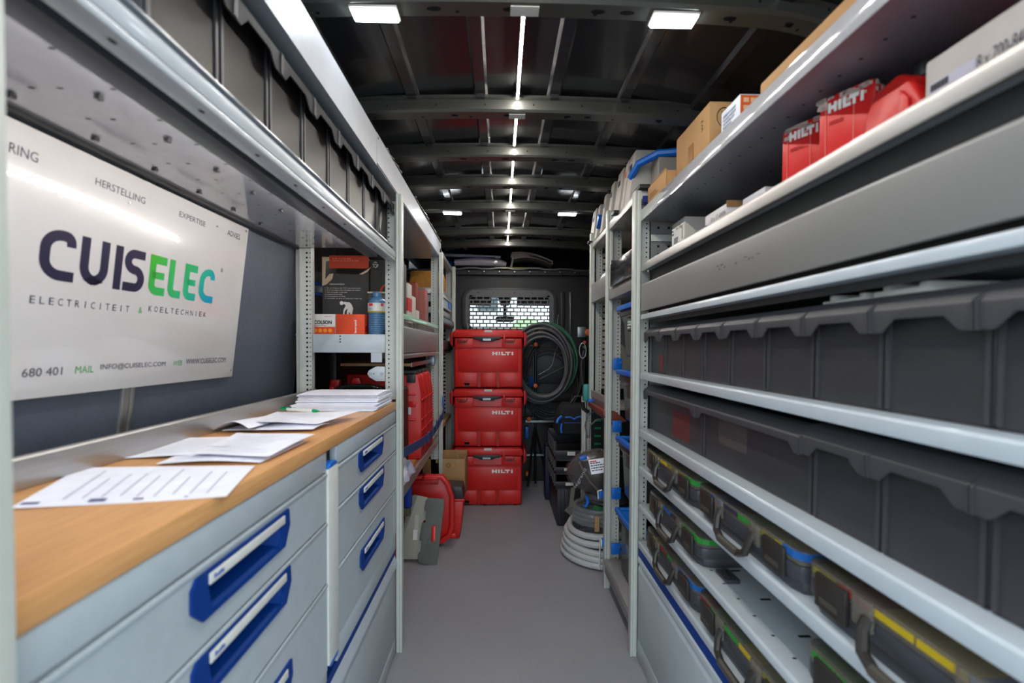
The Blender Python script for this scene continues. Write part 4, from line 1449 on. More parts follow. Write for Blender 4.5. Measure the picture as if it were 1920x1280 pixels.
sp.ob('slotted_panel', mat('slotted_sheet', (150, 146, 138), 0.45), tr)
sl = G()
for i in range(22):
    z = 0.955 + i * 0.035
    if 1.42 < z < 1.55:
        continue
    sl.box(0.592, 0.63, 2.6235, 2.6245, z, z + .010).box(0.645, 0.70, 2.6235, 2.6245, z, z + .010)
sl.ob('slots', hole, tr, kind='stuff')
crumple('paper_wad', 'crumpled pale paper wad on the grey flap of the narrow rack', 'paper', 0.53, 0.62, 2.30, 2.48, 1.537, 0.06, white, 31, 5, 8)
lp = thing('lower_panel', 'dark slotted panel behind the bagged hoses with green inserts', 'panel', (0.72, 2.88, 0.2))
G().box(0.577, 0.90, 2.868, 2.872, 0.0, 0.86).ob('sheet', mat('dark_sheet', (34, 40, 40), 0.4), lp)
g = G()
for i in range(8):
    g.box(0.60, 0.64, 2.863, 2.867, 0.36 + i * 0.05, 0.372 + i * 0.05).box(0.66, 0.70, 2.863, 2.867, 0.36 + i * 0.05, 0.372 + i * 0.05)
g.ob('green_inserts', greenp, lp, kind='stuff')

PB = 'white flat panel boxes standing on the crate bays'
pbs = [(2.60, 2.70, 1.965, .10, 'broad white panel box above the thin upright, last of the row'), (2.50, 2.55, 1.955, .0, 'thin white panel box, second from the bulkhead end of the row'), (2.36, 2.41, 1.965, .0, 'thin white panel box beside the small blue clip'),
       (2.20, 2.26, 1.97, 0.0, 'white panel box in the middle of the standing row'), (2.04, 2.13, 1.975, 0.0, 'wide white panel box leaning on the black foot'), (1.955, 2.00, 1.975, 0, 'white panel box with small coloured print'),
       (1.86, 1.94, 1.985, 0, 'tallest white panel box, right behind the blue crate rim')]
for i, (a, b, zt, sk, L) in enumerate(pbs):
    t = thing('panel_box', L, 'box', (0.62, (a + b) / 2, 1.782), PB)
    x0 = 0.524
    g = G()
    ln = 0.030
    z0 = 1.7805
    zt = min(zt, 1.972)
    g.add([(x0, a, z0), (x0 + .33, a, z0), (x0 + .33, b, z0), (x0, b, z0), (x0 + .018, a - ln, zt), (x0 + .33, a - ln, zt), (x0 + .33, b - ln, zt), (x0 + .018, b - ln, zt)],
          [(0, 3, 2, 1), (4, 5, 6, 7), (0, 1, 5, 4), (1, 2, 6, 5), (2, 3, 7, 6), (3, 0, 4, 7)])
    g.ob('box_body', wcard, t, bevel=0.001)
    G().obox((x0 + .010, (a + b) / 2 - ln * .7, z0 + (zt - z0) * .72), (.0008, 0, 0), (0, (b - a) * .4, 0), (0, -.003, .022)).ob('printed_patch', inkg if i != 5 else mat('orange_print', (226, 104, 26), .6), t)
for y, L in ((2.06, 'black rubber foot under the leaning white panel boxes'), (2.64, 'black rubber foot under the last white panel boxes')):
    t = thing('rubber_foot', L, 'foot', (0.51, y, 1.78), 'black rubber feet')
    g = G()
    for k in range(4):
        g.box(0.500 + k * .003, 0.5225, y - .05 + k * .02, y - .03 + k * .02 + .012, 1.772 + k * .004, 1.786 + k * .004)
    g.ob('foot_block', black, t, bevel=0.002)
t = thing('blue_clip', 'small blue clip between the white panel boxes', 'clip', (0.53, 2.45, 1.86))
G().prism([(2.42, 1.865), (2.485, 1.825), (2.485, 1.845), (2.44, 1.89)], 'x', 0.520, 0.56).ob('clip_body', blueb, t, bevel=0.002)
# blue-rimmed crate on top beside the cartons
t = thing('grey_crate', 'grey crate with a bold blue rim on top of the bay, beside the low carton', 'crate', (0.70, 1.79, 1.78))
G().box(0.60, 0.90, 1.73, 1.82, 1.795, 1.925).ob('crate_body', mat('crate_grey', (132, 128, 122), 0.5), t, bevel=0.004)
G().tube([(0.53, 1.86, 1.872), (0.545, 1.80, 1.905), (0.60, 1.735, 1.918), (0.68, 1.715, 1.918), (0.80, 1.712, 1.918)], 0.015, 8).ob('blue_rim', blueb, t, smooth=True)
G().box(0.522, 0.90, 1.712, 1.822, 1.780, 1.7945).ob('crate_base', black, t, bevel=0.002)
t = thing('blue_tray', 'dark blue flat tray edge behind the low brown carton', 'tray', (0.60, 1.69, 1.74))
G().prism([(0.53, 1.695), (0.66, 1.695), (0.66, 1.702), (0.53, 1.702)], 'z', 1.72, 1.745).ob('tray_edge', mat('navy_plastic', (20, 42, 110), .4), t)
G().prism([(0.528, 1.716), (0.56, 1.716), (0.72, 1.775), (0.70, 1.775)], 'y', 1.700, 1.712).ob('tray_side', mat('navy_plastic', (20, 42, 110), .4), t)

# ================================================================== WORKTOP SIDE, SECOND BAY
lb2 = thing('locker_shelf', 'shelf bay with a mint green lip over a grey drop flap, red cartons on it', 'shelf', (-0.58, 2.35, 1.15))
mint = mat('mint_protective_film', (150, 190, 160), 0.3, coat=0.4)
G().box(-0.80, XL - .02, 1.80, 2.935, 1.221, 1.226).ob('shelf_sheet', shelfm, lb2)
G().prism([(XL - .012, 1.292), (XL, 1.292), (XL, 1.306), (XL - .004, 1.316), (XL - .012, 1.316)], 'y', 1.778, 2.925).ob('green_lip', mint, lb2, bevel=0.001)
G().box(XL - .036, XL - .030, 1.778, 2.94, 1.15, 1.30).ob('groove_back', flapm, lb2)
G().prism([(XL, 1.152), (XL + .001, 1.256), (XL - .003, 1.263), (XL - .012, 1.263), (XL - .012, 1.152)], 'y', 1.778, 2.93).ob('flap', flapm, lb2, bevel=0.0015)
G().prism([(XL, 1.128), (XL, 1.142), (XL - .003, 1.150), (XL - .03, 1.150), (XL - .03, 1.128)], 'y', 1.778, 2.94).ob('bottom_rail', alub, lb2, bevel=0.001)
G().box(-0.722, -0.446, 1.775, 1.778, 1.155, 1.226).ob('end_apron', shelfm, lb2, bevel=0.0008)
G().box(-0.500, -0.458, 1.774, 1.777, 1.118, 1.1548).ob('apron_tab', shelfm, lb2)
h = G()
for z in (1.218, 1.207, 1.196):
    h.cyl((-0.618, 1.7742, z), (-0.618, 1.7752, z), 0.0032, 6)
h.ob('rivets', hole, lb2, kind='stuff')
# wing bracket on the upright
t = thing('wing_bracket', 'small pointed steel bracket on the upright above the paper stack', 'bracket', (-0.47, 1.765, 1.075))
G().prism([(-0.444, 1.102), (-0.478, 1.102), (-0.505, 1.087), (-0.511, 1.074), (-0.503, 1.061), (-0.478, 1.046), (-0.444, 1.046)], 'y', 1.762, 1.7655).ob('bracket_plate', shelfm, t, bevel=0.001)
for x in (-0.500, -0.455):
    G().cyl((x, 1.758, 1.0745), (x, 1.7618, 1.0745), 0.0065, 10).ob('bolt', steel, t)
G().cyl((-0.486, 1.7612, 1.0745), (-0.486, 1.7619, 1.0745), 0.0022, 8).ob('bolt_hole', hole, t)

# torn black carton, second black carton
bcard = mat('black_carton', (58, 57, 56), 0.65, noise=0.08, scale=20)
torn = mat('torn_card', (196, 176, 150), 0.85)
t = thing('torn_black_carton', 'torn black carton with an orange band, white print and a bending figure', 'carton', (-0.65, 2.02, 1.2265))
G().prism([(-0.753, 1.2265), (-0.560, 1.2265), (-0.560, 1.50), (-0.585, 1.487), (-0.605, 1.483), (-0.70, 1.487), (-0.722, 1.484), (-0.74, 1.462), (-0.753, 1.444)], 'y', 1.95, 1.954).ob('front_panel', bcard, t)
G().box(-0.753, -0.749, 1.954, 2.11, 1.2265, 1.557).box(-0.564, -0.560, 1.954, 2.11, 1.2265, 1.55).box(-0.749, -0.564, 2.106, 2.11, 1.2265, 1.557).box(-0.749, -0.564, 1.954, 2.106, 1.2265, 1.23).ob('side_panels', bcard, t, kind='stuff')
G().box(-0.722, -0.558, 1.946, 1.95, 1.508, 1.562).ob('orange_band', mat('burnt_orange_card', (168, 56, 30), 0.6), t)
lines((-0.708, 1.9458, 1.535), XP, CZ, 0.12, 0.018, 2, mat('faint_print', (200, 110, 84), .7), t, seed=4)
G().prism([(-0.752, 1.444), (-0.722, 1.484), (-0.706, 1.486), (-0.712, 1.462), (-0.735, 1.440), (-0.752, 1.434)], 'y', 1.946, 1.9495).ob('torn_edge', torn, t)
G().prism([(-0.752, 1.444), (-0.752, 1.555), (-0.722, 1.555), (-0.722, 1.540), (-0.738, 1.535), (-0.740, 1.46)], 'y', 1.946, 1.9495).ob('torn_flap', torn, t)
G().prism([(-0.595, 1.484), (-0.57, 1.500), (-0.548, 1.512), (-0.544, 1.52), (-0.560, 1.495), (-0.585, 1.482)], 'y', 1.944, 1.9455).ob('torn_strip', torn, t)
text('GEBRUIKSAANWIJZING', 'printed_heading', (-0.722, 1.9498, 1.437), XP, CZ, 0.062, 0.0075, whitei, t)
for i, s in enumerate(('1. Zet de fitting zo dat TOP naar boven wijst', '2. Druk het zaagje tussen de beugel naar binnen', '3. Draai de beugel richting pijler', '    en ontgrendel de zaag', '4. Trek de kabel uit de fitting', '5. Verwijder de doos en berg deze weer op')):
    text(s, 'printed_line', (-0.742, 1.9498, 1.4225 - i * .0088), XP, CZ, (0.150, 0.148, 0.095, 0.072, 0.085, 0.154)[i], 0.0052, whitei, t)
fg = G()
fg.prism([(-0.662, 1.368), (-0.650, 1.366), (-0.640, 1.366), (-0.630, 1.356), (-0.624, 1.340), (-0.628, 1.318), (-0.628, 1.300), (-0.635, 1.300), (-0.638, 1.322), (-0.642, 1.322), (-0.644, 1.300), (-0.652, 1.300), (-0.650, 1.328), (-0.646, 1.340), (-0.658, 1.330), (-0.662, 1.310), (-0.667, 1.310), (-0.664, 1.334), (-0.655, 1.352), (-0.664, 1.360)], 'y', 1.9490, 1.9496)
fg.lathe([(0.0001, -.001), (0.0085, -.0005), (0.0085, 0)], (0, 0, 0), 12)
k = len(fg.v) - 36
fg.v[k:] = [(-0.672 + v[0], 1.9493 + v[2], 1.362 + v[1]) for v in fg.v[k:]]
fg.box(-0.684, -0.664, 1.949, 1.9496, 1.300, 1.306)
fg.ob('printed_figure', whitei, t)
t = thing('black_carton', 'black carton with a white round TOP mark and an orange arch beside the torn one', 'carton', (-0.50, 2.02, 1.2265))
G().box(-0.556, -0.430, 1.962, 2.10, 1.2265, 1.548).ob('box_body', bcard, t, bevel=0.002)
G().box(-0.553, -0.44, 1.925, 1.960, 1.2265, 1.405).ob('front_fold', mat('grey_carton', (84, 84, 84), .6), t, bevel=0.001)
G().box(-0.556, -0.44, 1.922, 1.9245, 1.402, 1.408).ob('torn_edge', torn, t)
dg = G()
dg.lathe([(0.0165, -0.0005), (0.0165, 0.0)], (0, 0, 0), 20)
dg.v = [(-0.532 + v[0], 1.9612 + v[2], 1.527 + v[1] * 1.15) for v in dg.v]
dg.ob('black_spot', black, t)
text('TOP', 'printed_word', (-0.546, 1.9606, 1.513), XP, CZ, 0.026, 0.017, whitei, t)
text('(R)', 'printed_mark', (-0.540, 1.9606, 1.532), XP, CZ, 0.014, 0.008, whitei, t)
G().tube([(-0.512, 1.9610, 1.408), (-0.507, 1.9610, 1.428), (-0.494, 1.9610, 1.440), (-0.481, 1.9610, 1.428), (-0.476, 1.9610, 1.408)], 0.004, 6).ob('printed_arch', orange, t)

t = thing('cable_tie_box', 'white and red printed cable tie box standing beside the plain red one', 'box', (-0.72, 1.86, 1.2265))
G().box(-0.785, -0.657, 1.83, 1.91, 1.2265, 1.307).ob('box_body', mat('tie_box_white', (214, 212, 208), .6), t, bevel=0.0015)
G().box(-0.785, -0.657, 1.8294, 1.8299, 1.2275, 1.2565).ob('red_band', orange, t)
text('COLSON', 'printed_word', (-0.7400, 1.8294, 1.2665), XP, CZ, 0.070, 0.0155, blacki, t, 0.04)
text('legrand', 'printed_name', (-0.700, 1.8294, 1.2945), XP, CZ, 0.032, 0.0065, mat('red_ink2', (200, 50, 44), .6), t)
lines((-0.7505, 1.8294, 1.293), XP, CZ, 0.014, 0.005, 1, blacki, t, seed=2)
lines((-0.7505, 1.8294, 1.2595), XP, CZ, 0.072, 0.003, 1, inkg, t, seed=5)
dg = G()
for i in range(4):
    x = -0.735 + i * 0.0195
    for r_, yy in ((0.0078, 0),):
        dg.add([(x + r_ * math.cos(a), 1.8288, 1.242 + r_ * math.sin(a)) for a in [j * math.pi / 6 for j in range(12)]], [tuple(range(12))])
dg.ob('printed_dots', mat('orange_dot', (238, 150, 30), .6), t)
t = thing('red_clip_box', 'plain orange red box with white upright lettering beside the blue bottle', 'box', (-0.59, 1.86, 1.2265))
G().box(-0.654, -0.541, 1.83, 1.91, 1.2265, 1.307).ob('box_body', orange, t, bevel=0.0015)
text('legrand', 'printed_name', (-0.569, 1.8294, 1.232), (0, 0, 1), (-1, 0, 0), 0.052, 0.0125, whitei, t, 0.02)
G().cyl((-0.540, 1.845, 1.25), (-0.5385, 1.845, 1.25), 0.012, 10).ob('side_hole', redd, t)

t = thing('cable_gel_bottle', 'blue ribbed bottle with a white, red and yellow label beside the red box', 'bottle', (-0.4995, 1.86, 1.2265))
bm_ = mat('bottle_blue', (70, 112, 150), 0.25, coat=0.4)
pr_ = [(0.033, 0), (0.035, 0.004)]
for i in range(9):
    z = 0.008 + i * 0.0088
    pr_ += [(0.0335, z), (0.0352, z + .0044)]
pr_ += [(0.0355, 0.092), (0.0355, 0.132), (0.031, 0.142), (0.022, 0.150), (0.018, 0.153)]
G().lathe(pr_, (-0.4995, 1.86, 1.2265), 24).ob('bottle_body', bm_, t, smooth=True)
G().lathe([(0.0192, 0.1535), (0.0195, 0.168), (0.017, 0.171), (0.0, 0.1712)], (-0.4995, 1.86, 1.2265), 20).ob('cap', mat('cap_blue', (80, 120, 156), .3), t, smooth=True)
G().lathe([(0.0362, 0.094), (0.0362, 0.126)], (-0.4995, 1.86, 1.2265), 24).ob('label_paper', whitel, t, smooth=True)
G().lathe([(0.0365, 0.0885), (0.0365, 0.0935)], (-0.4995, 1.86, 1.2265), 24).ob('yellow_band', tyel, t, smooth=True)
G().obox((-0.515, 1.8262, 1.3455), (0.016, -.006, 0), (0.0003, .0008, 0), (0, 0, .010)).ob('red_patch', redi, t)
G().obox((-0.472, 1.8343, 1.3455), (0.008, .006, 0), (-0.0006, .0008, 0), (0, 0, .010)).ob('red_patch', redi, t)
text('CAL', 'printed_word', (-0.526, 1.8270, 1.325), (1, -.25, 0), CZ, 0.020, 0.0085, bluei, t)

# blue strap behind the upright
t = thing('ratchet_strap', 'blue strap with a steel buckle behind the torn black carton', 'strap', (-0.78, 2.1, 1.42))
G().tube([(-0.83, 1.99, 1.453), (-0.80, 1.99, 1.452), (-0.765, 1.99, 1.442), (-0.755, 1.99, 1.43)], 0.006, 6).tube([(-0.83, 1.99, 1.405), (-0.80, 1.99, 1.407), (-0.765, 1.99, 1.398), (-0.755, 1.99, 1.396)], 0.006, 6).ob('strap_band', mat('strap_blue', (20, 60, 150), .6), t, smooth=True)
G().box(-0.808, -0.765, 1.992, 2.0, 1.410, 1.440).ob('buckle', steel, t, bevel=0.002)

# objects seen above the mint lip (shelf at 1.226)
rcm = mat('dull_red_carton', (120, 44, 34), 0.6, noise=0.1, scale=10)
RG = 'cartons behind the mint lip'


def rc(L, x0, x1, y0, y1, z1, m, **k):
    return carton('shelf_carton', L, 'carton', x0, x1, y0, y1, 1.2265, z1, m, RG, **k)


def p_wr(t):
    G().box(-0.425, -0.4235, 2.117, 2.195, 1.345, 1.405).box(-0.60, -0.425, 2.1125, 2.1145, 1.345, 1.405).ob('red_print_block', redi, t)


rc('pale and red printed carton right behind the grooved upright over the mint lip', -0.62, -0.425, 2.115, 2.20, 1.47, wcard, parts=p_wr)
rc('small pale carton behind the red printed one over the mint lip', -0.58, -0.422, 2.206, 2.285, 1.42, wcard)
rc('lowest pale crumpled carton over the mint lip', -0.56, -0.420, 2.29, 2.375, 1.36, wcard)
rc('dark red upright carton over the mint lip', -0.70, -0.50, 2.38, 2.445, 1.53, rcm)
rc('tall rust red carton with a window cut in its side over the mint lip', -0.66, -0.452, 2.45, 2.53, 1.52, rcm, parts=lambda t: G().box(-0.62, -0.50, 2.448, 2.4494, 1.33, 1.44).ob('window_cut', hole, t))
rc('long dusky red carton by the upright over the mint lip', -0.60, -0.428, 2.60, 2.69, 1.505, mat('dusky_red_carton', (150, 84, 74), 0.6))
rc('slim grey carton touching the upright over the mint lip', -0.60, -0.440, 2.72, 2.80, 1.49, mat('slate_carton', (84, 88, 92), .6))
t = thing('vent_grille', 'dark slatted vent housing on the red cartons over the mint lip', 'vent', (-0.58, 2.40, 1.52))
G().box(-0.68, -0.51, 2.385, 2.44, 1.5335, 1.630).ob('housing', black, t, bevel=0.002)
for i in range(7):
    G().box(-0.635 + i * .017, -0.630 + i * .017, 2.378, 2.3845, 1.538, 1.624).ob('slat', dgrey, t)

# black carry case with red trim under the shelf, on the bench extension
t = thing('black_red_case', 'black case with a curved handle and red corners in the dark gap under the shelf', 'case', (-0.61, 2.1, 0.90))
G().box(-0.77, -0.45, 2.0, 2.25, 0.6045, 0.985).ob('case_body', black, t, bevel=0.01, seg=3)
G().tube([(-0.712, 1.99, 0.975), (-0.70, 1.985, 0.998), (-0.66, 1.985, 1.006), (-0.56, 1.985, 1.006), (-0.52, 1.985, 0.998), (-0.508, 1.99, 0.975)], 0.011, 10).ob('handle', mat('handle_black', (30, 32, 31), .25, coat=.4), t, smooth=True)
for a in ((-0.742, -0.722, .93, 1.005), (-0.494, -0.470, .93, 1.012)):
    G().prism([(a[0], a[2]), (a[1], a[2]), (a[1] + .006, a[3]), (a[0] + .006, a[3])], 'y', 1.975, 1.998).ob('red_corner', redd, t, bevel=0.003)
G().prism([(-0.66, 1.011), (-0.615, 1.011), (-0.625, 1.04), (-0.652, 1.04)], 'y', 2.03, 2.06).ob('red_knob', redd, t, bevel=0.003)
G().prism([(-0.76, 0.986), (-0.72, 0.986), (-0.715, 1.03), (-0.755, 1.03)], 'y', 2.04, 2.07).ob('red_knob', redd, t, bevel=0.003)

# lower wood shelf with silver nosing
t = thing('wood_shelf', 'low wooden shelf with a silver front rail, red cases strapped on it', 'shelf', (-0.6, 2.35, 0.56))
G().box(-0.82, XL - .014, 1.78, 2.93, 0.585, 0.600).ob('board', wood, t)
G().box(XL - .0135, XL, 1.778, 2.935, 0.557, 0.604).ob('front_rail', alub, t, bevel=0.0015)
t = thing('upper_wood_board', 'wooden board end under the grey drop flap, behind the strapped cases', 'board', (-0.6, 2.5, 1.09))
G().prism([(-0.80, 1.080), (-0.45, 1.080), (-0.45, 1.094), (-0.80, 1.094)], 'y', 2.30, 2.90).ob('board', wood, t)
G().box(-0.449, -0.444, 2.30, 2.90, 1.076, 1.098).ob('nosing', alub, t)
G().box(-0.456, -0.420, 2.905, 2.94, 1.06, 1.12).ob('rail_bracket', steel, t, bevel=0.002)

# red upright cases
RCG = 'red tool cases strapped side by side'


def red_case(L, y, d, first=False):
    t = thing('red_tool_case', L, 'case', (-0.58, y + d / 2, 0.601), RCG)
    x0, x1 = -0.78, -0.400
    z0, z1 = 0.6012, 1.035
    y1 = y + d
    c = 0.02
    prof_ = [(x0, z0), (x1 - .004, z0), (x1, z0 + .05), (x1 - .003, z1 - .10), (x1 - .018, z1 - .012), (x1 - .03, z1), (x0, z1)]
    G().prism(prof_, 'y', y + .003, y + d * .48).ob('front_shell', red, t, bevel=0.006)
    G().prism(prof_, 'y', y + d * .50, y1 - .003).ob('rear_shell', red, t, bevel=0.006)
    for zz in (0.66, 0.745, 0.80, 0.90):
        G().box(x1 - .004, x1 + .003, y + .008, y1 - .008, zz, zz + .010).ob('rib', red, t, bevel=0.002)
    if first:
        for zz in (0.675, 0.80, 0.93):
            G().box(-0.60, x1 - .03, y - .004, y + .0025, zz, zz + .012).ob('rib', red, t, bevel=0.003)
        G().box(-0.487, -0.455, y - .0015, y + .0028, 0.832, 0.890).ob('label_plate', whitel, t)
        G().box(-0.495, -0.490, y - .0015, y + .0028, 0.865, 0.890).ob('label_plate', whitel, t)
        G().box(-0.47, -0.43, y - .004, y + .0025, 0.87, 0.90).ob('rib', red, t, bevel=0.003)
    text('HILTI', 'side_lettering', (x1 + .0008, y + d * .35, 0.79), (0, 0, 1), (0, -1, 0), 0.09, 0.014, redd, t)
    G().box(-0.54, -0.43, y + d * .2, y + d * .8, z1 + .0005, z1 + .022).ob('grip', dgrey, t, bevel=0.006)
    G().box(-0.475, -0.432, y - .006, y + .01, z1 - .04, z1 + .004).ob('catch', dgrey, t, bevel=0.004)
    return t


red_case('first red tool case of the strapped row, white label on its broad side', 2.33, 0.13, True)
red_case('second red tool case of the strapped row', 2.468, 0.125)
red_case('last red tool case of the strapped row, against the upright', 2.602, 0.125)
t = thing('lashing_strap', 'dark blue lashing strap across the red tool cases', 'strap', (-0.38, 2.4, 0.82))
pth = [(-0.405, 1.80, 0.745), (-0.392, 2.00, 0.730), (-0.386, 2.20, 0.712), (-0.380, 2.40, 0.700), (-0.380, 2.60, 0.692), (-0.376, 2.76, 0.706), (-0.366, 2.90, 0.742), (-0.362, 2.945, 0.780), (-0.372, 2.96, 0.815)]
g = G()
for a, b in zip(pth, pth[1:]):
    a, b = Vector(a), Vector(b)
    d = (b - a)
    g.obox((a + b) / 2, d * 1.03, Vector((0.005, 0, 0)), Vector((0, 0, 0.040 if a.y < 2.8 else 0.034)))
g.ob('strap_band', mat('strap_navy', (38, 62, 104), .6), t)
for i in range(5):
    p = Vector(pth[3]).lerp(Vector(pth[6]), i / 4)
    G().obox(p + Vector((0.004, 0, 0.004)), (0.006, 0, 0), (0, .018, .004), (0, 0, .050)).ob('rubber_notch', mat('strap_navy', (38, 62, 104), .6), t)
G().box(-0.371, -0.362, 2.925, 2.948, 0.80, 0.86).ob('hook', blueb, t, bevel=0.002)
t = thing('clear_bag', 'clear plastic bag with small parts lying before the red tool cases', 'bag', (-0.43, 2.05, 0.601))
g = G().grid(lambda u, v: (-0.50 + .10 * u + .012 * math.sin(9 * v), 1.93 + .19 * v, 0.604 + .105 * (math.sin(math.pi * u) * math.sin(math.pi * v)) ** .5 * (0.85 + .15 * math.sin(20 * u + 13 * v))), 12, 12, 0.002)
g.ob('bag_film', mat('bag_film', (205, 205, 225), .15, alpha=.55, coat=.5), t, smooth=True)
G().lathe([(0.02, 0), (0.028, 0.02), (0.02, 0.05)], (-0.45, 2.03, 0.604), 10).ob('bag_contents', mat('brass_parts', (190, 170, 110), .4, metal=.4), t)

# third bay, worktop side
t = thing('narrow_rack', 'narrow rack bay next to the bulkhead with a blue crate front and silver rails', 'rack', (-0.6, 3.4, 0))
G().box(XL - .05, XL, 2.99, 3.745, 1.795, 1.825).ob('top_rail', alub, t, bevel=0.002)
G().box(XL - .30, XL, 2.99, 3.745, 1.525, 1.566).ob('shelf_rail', alub, t, bevel=0.002)
G().box(XL - .05, XL - .004, 2.99, 3.745, 1.455, 1.475).ob('shelf_rail', alub, t, bevel=0.002)
G().box(XL - .30, XL - .012, 2.99, 3.745, 1.40, 1.44).ob('lower_rail', flapm, t, bevel=0.002)
G().box(XL - .30, XL - .008, 2.99, 3.745, 1.13, 1.145).ob('shelf_board', alub, t)
G().box(XL - .30, XL - .008, 2.99, 3.745, 0.60, 0.63).ob('wood_board', wood, t)
t = thing('crate', 'grey crate with a blue end on the narrow rack next to the bulkhead', 'crate', (-0.5, 3.3, 1.47))
G().box(XL - .25, XL - .006, 3.0, 3.50, 1.4755, 1.52).ob('crate_side', alub, t)
G().box(XL - .25, XL - .003, 3.51, 3.74, 1.4755, 1.522).ob('blue_end', blueb, t)
t = thing('paper_bag', 'ochre paper bag standing on the top of the narrow rack', 'bag', (-0.5, 3.4, 1.57))
G().prism([(3.10, 1.567), (3.60, 1.567), (3.62, 1.70), (3.50, 1.735), (3.15, 1.70)], 'x', -0.62, -0.43).ob('bag_body', mat('ochre_paper', (176, 122, 50), .8, noise=.1), t, bevel=0.01)
t = thing('dark_hose_bundle', 'dark rounded bundle under the narrow rack rail beside the red chests', 'bundle', (-0.5, 3.3, 1.28))
G().box(-0.66, -0.385, 3.02, 3.72, 1.1455, 1.225).box(-0.60, -0.376, 3.02, 3.74, 1.32, 1.39).ob('bundle_body', dgrey, t, bevel=0.02, seg=3)
t = thing('punched_panel', 'punched pale rear panel of the narrow rack beside the red chests', 'panel', (-0.44, 3.78, 0.6))
G().box(-0.62, -0.40, 3.80, 3.803, 0.64, 1.30).ob('sheet', perf, t)
g = G()
for i in range(20):
    g.box(-0.48, -0.44, 3.7975, 3.7995, 0.66 + i * .032, 0.672 + i * .032)
g.ob('slots', hole, t, kind='stuff')

